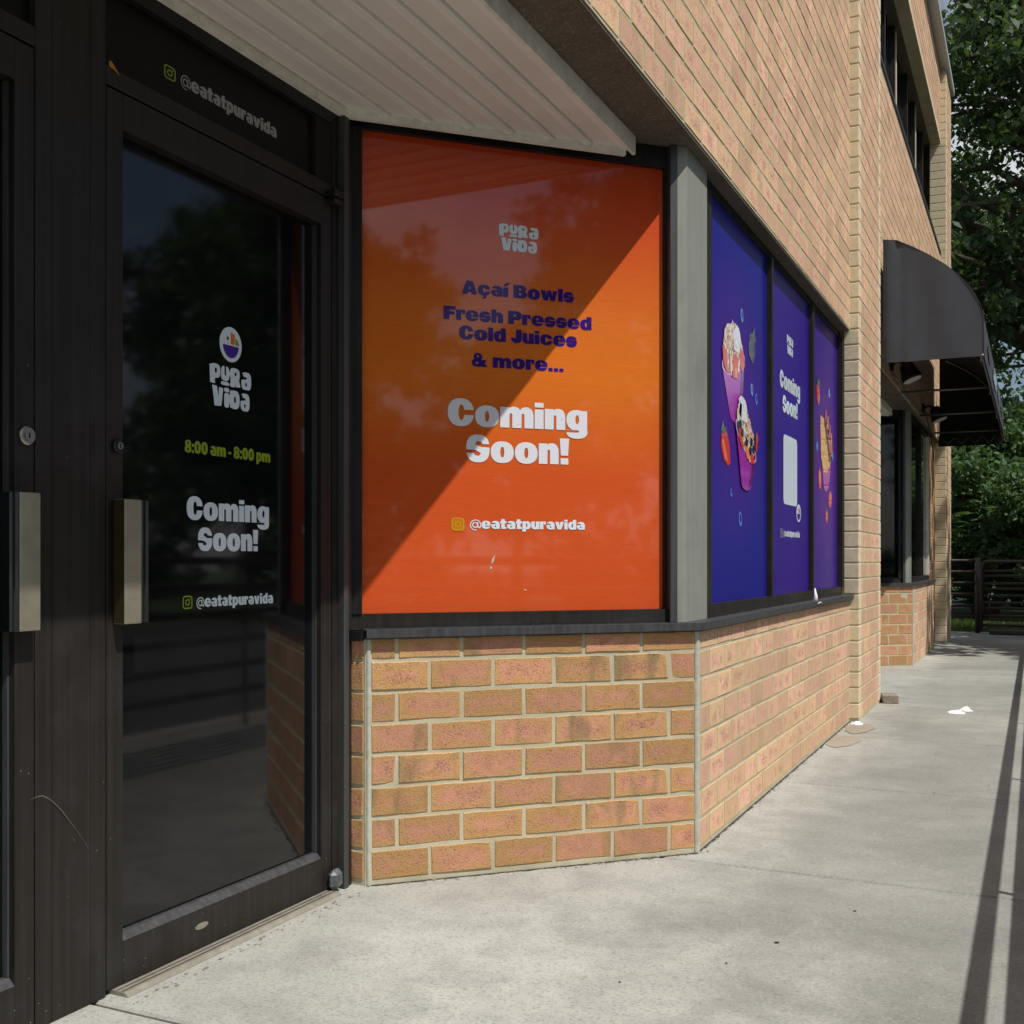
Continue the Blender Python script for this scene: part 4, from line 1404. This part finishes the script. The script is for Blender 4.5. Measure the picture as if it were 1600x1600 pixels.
def seen_area(b):
    M, t, z, w, h, mat, wall = b
    c = M @ Vector((t, 0, z))
    v = c - CAM
    d = v.dot(fwd)
    if d < 0.3:
        return 0
    px = 800 + 1720 * v.dot(rgt) / d
    py = 875.9 - 1720 * v.z / d
    if not (-15 < px < 1615 and -25 < py < 1615):
        return 0
    n = -(M.to_3x3() @ Vector((0, 1, 0)))
    return max(0.0, -n.dot(v)) / d ** 3 * w * h


bricks.sort(key=seen_area, reverse=True)
meshes = {}
N1 = 300
for b in bricks[:N1]:
    M, t, z, w, h, mat, wall = b
    key = (round(w, 3), round(h, 3), mat, random.randrange(12))
    if key not in meshes:
        vs, fs = brick_verts(w, h, b=0.0028 if mat == "brick" else 0.0016, j=0.0024 if mat == "brick" else 0.0014, seg=4 if w > 0.12 else 2)
        meshes[key] = make_brick_mesh(vs, fs, brick_uv(vs, w, h), mat)
    o = bpy.data.objects.new("brick", meshes[key])
    col.objects.link(o)
    o.parent = wall
    o.matrix_parent_inverse = BP.inverted() @ Matrix.Identity(4) if False else Matrix.Identity(4)
    rot = Matrix.Rotation(random.gauss(0, 0.004), 4, "Y") @ Matrix.Rotation(random.gauss(0, 0.004 if mat == "brick" else 0.0015), 4, "Z") @ Matrix.Rotation(random.gauss(0, 0.006), 4, "X")
    W = M @ Matrix.Translation((t, random.uniform(-0.0018, 0.0010) * (1.0 if mat == "brick" else 0.45), z + random.uniform(-0.0012, 0.0012))) @ rot
    o.matrix_local = W
for mat in ("brick", "brick_pink"):
    vs, fs, uv = [], [], []
    for b in bricks[N1:]:
        if b[5] != mat:
            continue
        M, t, z, w, h, _, wall = b
        bv, bf = brick_verts(w, h, b=0.0016, j=0.0008)
        k = len(vs)
        off = random.uniform(-0.0008, 0.0005)
        vs += [tuple(M @ Vector((t + p[0], p[1] + off, z + p[2]))) for p in bv]
        fs += [tuple(i + k for i in f) for f in bf]
        uv += brick_uv(bv, w, h)
    o = bpy.data.objects.new("brickwork", make_brick_mesh(vs, fs, uv, mat, "brickwork"))
    col.objects.link(o)
    part(o)
    o["kind"] = "stuff"

# ------------------------------------------------------------------ awning over the far entrance
aw = empty("awning", (0.06, 8.62, 2.52))
tag(aw, "dark grey canvas awning with curved top over the far entrance", "awning")
AI = Matrix.Translation((-0.06, -8.62, -2.52))


def sub(o, par=aw, inv=AI):
    o.parent = par
    o.matrix_parent_inverse = inv
    return o


AY0, AY1 = 8.64, 14.0
prof = [(0.062, 3.452), (0.16, 3.435), (0.27, 3.375), (0.381, 3.304), (0.50, 3.215), (0.60, 3.115), (0.68, 3.01), (0.735, 2.90), (0.757, 2.80), (0.760, 2.52)]
m = MB()
vs, fs = [], []
ns = 24
for i in range(ns + 1):
    y = AY0 + (AY1 - AY0) * i / ns
    sag = 0.006 * math.sin(i / ns * math.pi * 6) ** 2
    for (x, z) in prof:
        vs.append((x, y, z - (sag if 0.1 < x < 0.74 else 0)))
n = len(prof)
for i in range(ns):
    for j in range(n - 1):
        fs.append((i * n + j, i * n + j + 1, (i + 1) * n + j + 1, (i + 1) * n + j))
canopy = sub(MB().add(vs, fs).build("canopy", "fabric", None))
md = canopy.modifiers.new("thick", "SOLIDIFY")
md.thickness = 0.004
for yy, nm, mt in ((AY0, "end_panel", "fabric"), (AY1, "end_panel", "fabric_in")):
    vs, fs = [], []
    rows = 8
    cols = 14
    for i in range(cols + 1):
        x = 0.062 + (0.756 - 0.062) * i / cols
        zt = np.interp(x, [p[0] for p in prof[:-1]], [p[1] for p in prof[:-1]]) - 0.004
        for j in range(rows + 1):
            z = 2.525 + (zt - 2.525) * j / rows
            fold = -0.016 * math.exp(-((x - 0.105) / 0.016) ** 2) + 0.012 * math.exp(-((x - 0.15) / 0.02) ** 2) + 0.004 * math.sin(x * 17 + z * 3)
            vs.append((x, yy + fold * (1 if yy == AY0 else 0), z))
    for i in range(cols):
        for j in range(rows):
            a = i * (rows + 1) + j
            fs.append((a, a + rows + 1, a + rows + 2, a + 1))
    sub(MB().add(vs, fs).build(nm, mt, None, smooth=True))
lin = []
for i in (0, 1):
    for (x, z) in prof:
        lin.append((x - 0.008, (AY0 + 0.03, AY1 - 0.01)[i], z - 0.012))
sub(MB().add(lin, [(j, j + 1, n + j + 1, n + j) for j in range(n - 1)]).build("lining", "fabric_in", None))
for yy in (AY0 + 0.03, 10.45, 12.2, AY1 - 0.05):
    pts = [(x - 0.022, yy, z - 0.03) for x, z in prof[1:]]
    sub(MB().tube(pts, 0.011, 6).build("frame_bow", "galv", None, smooth=True))
    sub(MB().tube([(0.0, yy, 2.56), (0.74, yy, 2.56)], 0.011, 6).build("frame_bar", "galv", None, smooth=True))
sub(MB().tube([(0.745, AY0, 2.53), (0.745, AY1, 2.53)], 0.012, 6).build("frame_rail", "galv", None, smooth=True))
zz = []
for i in range(9):
    zz.append((0.08 + i * 0.075, AY1 - 0.02, 2.50 if i % 2 == 0 else 2.425))
sub(MB().tube(zz, 0.004, 5).build("lacing", "galv", None))
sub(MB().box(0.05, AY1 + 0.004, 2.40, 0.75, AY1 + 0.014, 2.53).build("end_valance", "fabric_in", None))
for (ya, yb, za, zb_) in ((9.1, 9.8, 2.60, 2.74), (10.2, 11.3, 2.58, 2.76), (11.7, 12.2, 2.60, 2.74), (12.7, 13.3, 2.60, 2.73)):
    pts = []
    for k in range(16):
        a = 2 * math.pi * k / 16
        r = random.uniform(0.7, 1.05)
        pts.append((0.7665, (ya + yb) / 2 + (yb - ya) / 2 * math.cos(a) * r, (za + zb_) / 2 + (zb_ - za) / 2 * math.sin(a) * r))
    sub(MB().add(pts, [tuple(range(16))]).build("printed_mark", "grey_t", None))


def flood_lamp(y, z, label):
    e = empty("flood_lamp", (0.0, y, z))
    tag(e, label, "lamp", "black flood lamps under the awning")
    M = Matrix.Rotation(R(28), 4, "Y")
    inv = I4
    rings = [(0.0, 0.030), (0.02, 0.055), (0.07, 0.068), (0.13, 0.082), (0.15, 0.084)]
    b = MB(Matrix.Translation((0.12, 0, 0.06)) @ Matrix.Rotation(R(-22), 4, "Y"))
    b.tube([(0, 0, -r[0]) for r in rings], [r[1] for r in rings], 18)
    b.build("housing", "black", e, smooth=True)
    c = MB(Matrix.Translation((0.12, 0, 0.06)) @ Matrix.Rotation(R(-22), 4, "Y"))
    c.tube([(0, 0, -0.1505), (0, 0, -0.160)], [0.078, 0.070], 18)
    c.build("lens", "lens", e, smooth=False)
    MB().tube([(0.004, 0, 0.05), (0.06, 0, 0.075), (0.12, 0, 0.055)], 0.014, 8).build("arm", "black", e, smooth=True)
    MB().box(0.001, -0.05, 0.0, 0.025, 0.05, 0.10, bev=0.008).build("wall_box", "black", e)
    return e


flood_lamp(9.62, 2.62, "black flood lamp under near end of the awning")
flood_lamp(12.5, 2.62, "smaller-looking black flood lamp deep under the awning")
cdt = MB().tube([(0.02, 9.68, 2.60), (0.02, 11.0, 2.585), (0.02, 12.45, 2.60)], 0.009, 6).build("conduit", "galv", smooth=True)
tag(cdt, "thin grey conduit along wall between the two flood lamps", "conduit")
wr_ = MB().tube([(0.03, 12.56, 2.64), (0.05, 12.9, 2.45), (0.045, 13.3, 2.30), (0.03, 13.6, 2.20), (0.015, 13.7, 2.28)], 0.006, 5).build("lamp_cable", "black", smooth=True)
tag(wr_, "loose black cable hanging below the awning by the window", "cable")

# ------------------------------------------------------------------ pipe railing, fence, gate
SUNK = math.tan(SUN_EL) / math.cos(R(20))


def rail_run(nm, p0, p1, nposts, label, cat, rails=6, top=1.046, step=0.163, r=0.0245, group=None, pr=0.014):
    e = empty(nm, p0)
    tag(e, label, cat, group)
    d = Vector(p1) - Vector(p0)
    for i in range(rails):
        z = top - i * step
        MB().tube([(0, 0, z), (d.x, d.y, z)], r, 8).build("rail", "pipe", e, smooth=True)
    for i in range(nposts):
        k = i / (nposts - 1)
        MB().tube([(d.x * k, d.y * k, -0.01), (d.x * k, d.y * k, top - 0.002)], pr, 8).build("post", "pipe", e, smooth=True)
    return e


rail_run("railing", (1.548, -4.40, 0), (1.548, 15.6, 0), 11, "brown pipe railing along the walkway edge, seen by its shadow", "railing")
rail_run("fence", (-1.6, 17.3, 0), (0.335, 17.3, 0), 3, "brown pipe fence with six rails behind the building corner", "fence", r=0.022, pr=0.028)
gt = empty("gate", (0.39, 17.2, 0))
tag(gt, "brown tube gate with rounded corner and many bars at the walkway end", "gate")
gw, r0 = 2.2, 0.10
path = [(gw, 0, 1.035), (r0, 0, 1.035)]
for k in range(1, 7):
    a = math.pi / 2 + k / 6 * math.pi / 2
    path.append((r0 + r0 * math.cos(a), 0, 1.035 - r0 + r0 * math.sin(a)))
path.append((0, 0, 0.03))
MB().tube(path, 0.024, 8).build("gate_frame", "pipe", gt, smooth=True)
MB().tube([(0, 0, 0.12), (gw, 0, 0.12)], 0.022, 8).build("bar", "pipe", gt, smooth=True)
for z in (0.90, 0.83, 0.72, 0.645, 0.545, 0.445, 0.365, 0.255, 0.20):
    MB().tube([(0.0, 0, z), (gw, 0, z)], 0.017, 6).build("bar", "pipe", gt, smooth=True)
MB().tube([(-0.055, 0.1, -0.02), (-0.055, 0.1, 1.09)], 0.036, 10).build("gate_post", "pipe", gt, smooth=True)
ws = MB().box(0.50, 16.92, 0.0, 2.3, 17.08, 0.075, bev=0.015).build("wheel_stop", "pipe")
tag(ws, "low dark bar lying on the walkway in front of the gate", "bar")

# ------------------------------------------------------------------ small things on the ground
lb = MB(Matrix.Translation((0.115, 8.545, 0)) @ Matrix.Rotation(R(14), 4, "Z")).box(-0.055, -0.095, 0, 0.055, 0.095, 0.06, bev=0.004).build("loose_brick", "oldbrick")
tag(lb, "single loose grey brick lying at the foot of the pilaster", "brick")


def lump(nm, x, y, rx, ry, h, label, cat, grp=None, mat="tissue", z0=0.0):
    vs, fs = [], []
    na, nr = 16, 5
    vs.append((x, y, z0 + h))
    for i in range(1, nr + 1):
        for k in range(na):
            a = 2 * math.pi * k / na
            f = i / nr
            jr = random.uniform(0.82, 1.15)
            vs.append((x + rx * f * math.cos(a) * jr, y + ry * f * math.sin(a) * jr, z0 + (h * (1 - f ** 1.6) * random.uniform(0.55, 1.2) if i < nr else 0.0005)))
    for k in range(na):
        fs.append((0, 1 + k, 1 + (k + 1) % na))
    for i in range(nr - 1):
        for k in range(na):
            a, b = 1 + i * na + k, 1 + i * na + (k + 1) % na
            fs.append((a, a + na, b + na, b))
    o = MB().add(vs, fs).build(nm, mat)
    return tag(o, label, cat, grp)


lump("paper_scrap", 0.60, 8.14, 0.062, 0.055, 0.022, "flat white paper scrap on the walkway, nearer of the two", "paper", "white paper scraps on the walkway")
lump("paper_scrap", 0.655, 8.30, 0.045, 0.06, 0.028, "small white paper scrap just beyond the flat one", "paper", "white paper scraps on the walkway")
lump("paper_scrap", 0.064, 7.30, 0.04, 0.06, 0.02, "crumpled white scrap at the foot of the near pilaster edge", "paper", "white paper scraps on the walkway")


def stain(x, y, rx, ry, mat, z, n=36):
    vs = []
    for k in range(n):
        a = 2 * math.pi * k / n
        r = 1 + 0.08 * math.sin(3 * a + x) + 0.05 * math.sin(7 * a)
        vs.append((max(x + rx * math.cos(a) * r, 0.012), y + ry * math.sin(a) * r, z))
    return MB().add(vs, [tuple(range(n))]).build("patch", mat, walk)


stain(0.075, 6.58, 0.10, 0.22, "patch", 0.003)
stain(0.10, 7.12, 0.085, 0.22, "patch", 0.0034)
for i in range(26):
    x, y = random.uniform(-0.6, 1.0), random.uniform(2.0, 9.5)
    if x < 0 and y > 2.9 + x:
        continue
    s = random.uniform(0.003, 0.008)
    vs = [(x + s * math.cos(a) * random.uniform(.5, 1.3), y + s * math.sin(a) * random.uniform(.5, 1.5), 0.0025) for a in np.linspace(0, 2 * math.pi, 8)[:-1]]
    MB().add(vs, [tuple(range(7))]).build("spot", "pivot_dk", walk)
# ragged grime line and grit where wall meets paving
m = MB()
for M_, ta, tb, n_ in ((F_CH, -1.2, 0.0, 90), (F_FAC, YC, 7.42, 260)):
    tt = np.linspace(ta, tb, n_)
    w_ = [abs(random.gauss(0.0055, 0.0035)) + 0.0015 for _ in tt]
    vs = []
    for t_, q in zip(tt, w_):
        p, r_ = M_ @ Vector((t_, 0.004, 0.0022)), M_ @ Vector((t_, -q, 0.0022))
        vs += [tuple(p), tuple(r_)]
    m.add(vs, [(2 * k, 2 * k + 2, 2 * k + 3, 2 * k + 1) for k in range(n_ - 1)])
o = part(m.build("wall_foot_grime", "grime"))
o["kind"] = "stuff"
m = MB()
for i in range(240):
    if i < 90:
        c = F_CH @ Vector((random.uniform(-1.18, 0), -abs(random.gauss(0, 0.012)), 0))
    elif i < 150:
        c = Vector((-0.85 + abs(random.gauss(0, 0.02)), random.uniform(1.95, 2.95), 0))
    else:
        c = Vector((abs(random.gauss(0, 0.014)), random.uniform(YC, 7.4), 0))
    s = random.uniform(0.0010, 0.0032)
    m.box(c.x - s, c.y - s * 1.6, 0.0, c.x + s, c.y + s * 1.6, random.uniform(0.001, 0.004), bev=0.0006)
o = part(m.build("wall_foot_grit", "oldbrick"))
o["kind"] = "stuff"
# scratches and chips on the bronze column
sc_ = [(1.7435, 0.5165), (1.760, 0.5205), (1.778, 0.5195), (1.797, 0.508), (1.818, 0.489), (1.835, 0.470), (1.850, 0.451), (1.880, 0.413), (1.912, 0.368)]
vs = []
for k, (t_, z_) in enumerate(sc_):
    w_ = (0.0004, 0.0010, 0.0016, 0.0015, 0.0011, 0.0016, 0.0008, 0.0005, 0.0002)[k]
    vs += [(t_, XD - 0.0012, z_ - w_), (t_, XD - 0.0012, z_ + w_)]
MB(F_FAC).add(vs, [(2 * k, 2 * k + 2, 2 * k + 3, 2 * k + 1) for k in range(len(sc_) - 1)]).build("scratch", "steel", mp_)
MB(F_FAC).add([(1.972, XD - 0.0022, 2.235), (1.99, XD - 0.0022, 2.232), (2.006, XD - 0.0022, 2.224), (1.985, XD - 0.0022, 2.246), (1.974, XD - 0.0022, 2.25)], [(0, 1, 2, 3, 4)]).build("paint_chip", "amber_bg", tr)

# ------------------------------------------------------------------ vegetation
def leaf_cloud(centres, radii, per, size, seed, aspect=1.7, flat=0.35):
    r = np.random.default_rng(seed)
    C = np.repeat(np.asarray(centres), per, axis=0)
    Rr = np.repeat(np.asarray(radii), per)[:, None]
    n = len(C)
    d = r.normal(size=(n, 3))
    d /= np.linalg.norm(d, axis=1)[:, None]
    p = C + d * Rr * (r.random((n, 1)) ** 0.45) * np.array([1, 1, 0.75])
    nrm = r.normal(size=(n, 3)) * np.array([1, 1, flat * 2]) + np.array([0, 0, 0.7])
    nrm /= np.linalg.norm(nrm, axis=1)[:, None]
    a = np.cross(nrm, r.normal(size=(n, 3)))
    a /= np.linalg.norm(a, axis=1)[:, None]
    b = np.cross(nrm, a)
    s = size * r.uniform(0.65, 1.25, (n, 1))
    a, b = a * s * 0.5 * aspect, b * s * 0.5
    droop = np.array([0, 0, -1]) * s * 0.25
    v = np.stack([p - a, p - a * 0.1 + b, p + a + droop, p - a * 0.1 - b], axis=1).reshape(-1, 3)
    return v


def quads_mesh(name, v, mat):
    n = len(v) // 4
    me = bpy.data.meshes.new(name)
    me.vertices.add(len(v))
    me.vertices.foreach_set("co", v.astype(np.float32).ravel())
    me.loops.add(n * 4)
    me.loops.foreach_set("vertex_index", np.arange(n * 4, dtype=np.int32))
    me.polygons.add(n)
    me.polygons.foreach_set("loop_start", np.arange(n, dtype=np.int32) * 4)
    me.update(calc_edges=True)
    me.materials.append(MAT[mat])
    return me


def make_tree(seed, h, crown_r, z_low, n_limb, per, lsize, mat, clump=0.75):
    """returns (trunk mesh, crown mesh): tapered trunk, limbs, leaves clumped round the twig ends"""
    rnd = random.Random(seed)
    m = MB()
    tr_pts = [(0, 0, -0.1)]
    x = y = 0
    for i in range(1, 9):
        x += rnd.uniform(-0.12, 0.12)
        y += rnd.uniform(-0.12, 0.12)
        tr_pts.append((x, y, h * 0.92 * i / 8))
    rad = [0.026 * h * (1 - 0.11 * i) for i in range(9)]
    m.tube(tr_pts, rad, 9)
    cent, cr = [], []
    for i in range(n_limb):
        k = rnd.uniform(0.18, 1.0)
        zz_ = z_low + (h * 0.95 - z_low) * k
        f = min(zz_ / (h * 0.92), 0.99) * 8
        j = int(f)
        p0 = Vector(tr_pts[j]).lerp(Vector(tr_pts[j + 1]), f - j)
        an = rnd.uniform(0, 2 * math.pi)
        prof_ = math.sin(math.pi * min(1, 0.16 + 0.78 * k)) ** 0.7
        ln = crown_r * prof_ * rnd.uniform(0.55, 1.08)
        up = rnd.uniform(-0.1, 0.55)
        p1 = p0 + Vector((math.cos(an) * ln * .5, math.sin(an) * ln * .5, ln * (.28 + up * .3)))
        p2 = p0 + Vector((math.cos(an + rnd.uniform(-.3, .3)) * ln, math.sin(an + rnd.uniform(-.3, .3)) * ln, ln * (.18 + up * .55)))
        m.tube([p0, p1, p2], [0.012 * h * (1.1 - k * .7), 0.007 * h * (1.1 - k * .7), 0.02], 5)
        for q in range(5):
            w = rnd.uniform(0.4, 1.05)
            c = p0.lerp(p1, w * 2) if w < .5 else p1.lerp(p2, w * 2 - 1)
            c = c + Vector((rnd.gauss(0, .45), rnd.gauss(0, .45), rnd.gauss(0, .35))) * (crown_r / 4)
            cent.append(tuple(c))
            cr.append(clump * rnd.uniform(0.5, 1.15) * crown_r / 4)
    v = leaf_cloud(cent, cr, per, lsize, seed)
    tm = m.build("trunk", "bark", None, smooth=True)
    me_t = tm.data
    bpy.data.objects.remove(tm)
    return me_t, quads_mesh("crown", v, mat)


def plant(nm, meshes_, loc, rot, sc, label, cat, group, parts_=("trunk", "crown")):
    e = empty(nm, loc)
    e.rotation_euler = (0, 0, rot)
    e.scale = (sc, sc, sc)
    tag(e, label, cat, group)
    for n_, me in zip(parts_, meshes_):
        o = bpy.data.objects.new(n_, me)
        col.objects.link(o)
        o.parent = e
    return e


big = make_tree(11, 13.5, 4.6, 3.0, 105, 62, 0.115, "leaf", 0.60)
big2 = make_tree(23, 11.0, 4.2, 1.6, 95, 75, 0.17, "leaf")
GB = "trees beyond the walkway fence"
plant("maple_tree", big, (1.9, 28.5, 0), 0.4, 1.12, "tall dark leafy tree behind the gate, filling the upper corner", "tree", GB)
plant("maple_tree", big, (-2.6, 36.0, 0), 2.2, 1.0, "second leafy tree farther back beside the building corner", "tree", GB)
GC_ = "trees across the parking lot"
plant("shade_tree", big2, (5.9, 14.6, -0.15), 1.1, 0.8, "leafy tree right of the walkway dappling the far paving with shade", "tree", GC_)
for i, (x, y, s, r_, w) in enumerate(((18.5, -10.8, 0.84, 0.3, "broad tree across the lot, reflected at the orange sheet's edge"),
                                      (19.5, -6.0, 0.58, 1.9, "lower tree across the lot, reflected mid orange sheet"),
                                      (18.5, -1.4, 0.92, 4.0, "tall tree across the lot, reflected near the orange sheet's top"),
                                      (17.0, 24.6, 0.98, 2.8, "big tree across the lot, reflected on the lettered door glass"),
                                      (19.0, 31.0, 1.0, 5.2, "far tree across the lot, reflected low on the door glass"),
                                      (18.0, 17.0, 0.42, 0.9, "small tree across the lot, reflected beneath the door lettering"))):
    plant("shade_tree", big2, (x, y, -0.15), r_, s, w, "tree", GC_)


def make_sumac(seed, h, n_st, fr):
    rnd = random.Random(seed)
    m = MB()
    V = []
    for s in range(n_st):
        an = rnd.uniform(0, 2 * math.pi)
        ln = h * rnd.uniform(0.55, 1.0)
        tip = Vector((math.cos(an) * ln * .42, math.sin(an) * ln * .42, ln))
        base = Vector((math.cos(an) * .08, math.sin(an) * .08, -0.05))
        mid = base.lerp(tip, .5) + Vector((0, 0, ln * .08))
        m.tube([base, mid, tip], [0.022, 0.016, 0.008], 5)
        for f in range(fr):
            w = rnd.uniform(0.12, 1.0) ** 0.75
            p = base.lerp(mid, w * 2) if w < .5 else mid.lerp(tip, w * 2 - 1)
            fa = rnd.uniform(0, 2 * math.pi)
            fl = rnd.uniform(0.35, 0.6)
            d = Vector((math.cos(fa), math.sin(fa), rnd.uniform(0.05, 0.55))).normalized()
            side = d.cross(Vector((0, 0, 1))).normalized()
            nl = 8
            for q in range(nl):
                k = (q + 1) / nl
                c = p + d * fl * k + Vector((0, 0, -0.30 * fl * k * k))
                for sg_ in (-1, 1):
                    ll = fl * 0.34 * math.sin(math.pi * (0.25 + 0.7 * k)) + 0.03
                    e1 = c + side * sg_ * ll + d * ll * .35 + Vector((0, 0, -ll * .3))
                    wv = d * 0.034
                    mm = c.lerp(e1, .45)
                    V += [tuple(c), tuple(mm + wv), tuple(e1), tuple(mm - wv)]
    t = m.build("stems", "bark", None, smooth=True)
    me_t = t.data
    bpy.data.objects.remove(t)
    return me_t, quads_mesh("leaves", np.array(V), "leaf2")


su = [make_sumac(5, 2.6, 12, 22), make_tree(31, 2.7, 1.5, 0.1, 46, 150, 0.062, "leaf2", 0.95)]
GS = "shrubs behind the fence"
for i, (x, y, s, r_, w) in enumerate(((0.25, 20.6, 0.8, 0.2, "feathery sumac shrub rising right behind the pipe fence"),
                                      (1.25, 20.9, 0.95, 1.4, "round leafy shrub behind the gate at the picture edge"),
                                      (-0.75, 21.6, 1.15, 2.6, "sumac shrub half hidden by the building corner"),
                                      (0.35, 22.4, 1.35, 3.4, "tall leafy shrub behind the feathery sumac"),
                                      (1.3, 23.6, 1.5, 4.4, "tallest sumac shrub at the back below the tree"),
                                      (-0.5, 24.0, 1.6, 5.1, "broad leafy shrub at the back beside the building corner"))):
    plant(("leafy_shrub" if i % 2 else "sumac_shrub"), su[i % 2], (x, y, -0.02), r_, s, w, "shrub", GS, ("stems", "leaves"))
# dark hedge mass closing the view
hc, hr = [], []
for i in range(150):
    hc.append((random.uniform(-7, 8), random.uniform(25.5, 28.5), random.uniform(0.2, 4.6)))
    hr.append(random.uniform(0.5, 0.9))
hv = leaf_cloud(hc, hr, 150, 0.16, 77)
ho = bpy.data.objects.new("undergrowth", quads_mesh("undergrowth", hv, "leaf3"))
col.objects.link(ho)
tag(ho, "dark green undergrowth closing the view behind the sumac", "undergrowth", kind="stuff")
hc, hr = [], []
for i in range(190):
    hc.append((random.uniform(21, 24), random.uniform(-26, 46), random.uniform(0.0, 4.0)))
    hr.append(random.uniform(0.9, 1.5))
ho = bpy.data.objects.new("hedge_foliage", quads_mesh("hedge_foliage", leaf_cloud(hc, hr, 60, 0.34, 78), "leaf3"))
col.objects.link(ho)
tag(ho, "far dark hedge across the parking lot", "hedge", kind="stuff")
# grass blades by the fence
nb = 16000
bx = rng.uniform(-2.5, 3.5, nb)
by = 17.6 + 4.2 * rng.random(nb) ** 1.3
hh = rng.uniform(0.04, 0.13, nb)
an = rng.uniform(0, 2 * math.pi, nb)
dx, dy = np.cos(an) * 0.006, np.sin(an) * 0.006
lx, ly = rng.normal(0, 0.03, nb), rng.normal(0, 0.03, nb)
z0 = np.full(nb, -0.012)
gv = np.stack([np.stack([bx - dx, by - dy, z0], 1), np.stack([bx + dx, by + dy, z0], 1), np.stack([bx + lx + dx * .2, by + ly + dy * .2, z0 + hh], 1), np.stack([bx + lx - dx * .2, by + ly - dy * .2, z0 + hh], 1)], 1).reshape(-1, 3)
go = bpy.data.objects.new("grass", quads_mesh("grass", gv, "grass"))
col.objects.link(go)
tag(go, "sunlit grass strip behind the fence and gate", "grass", kind="stuff")
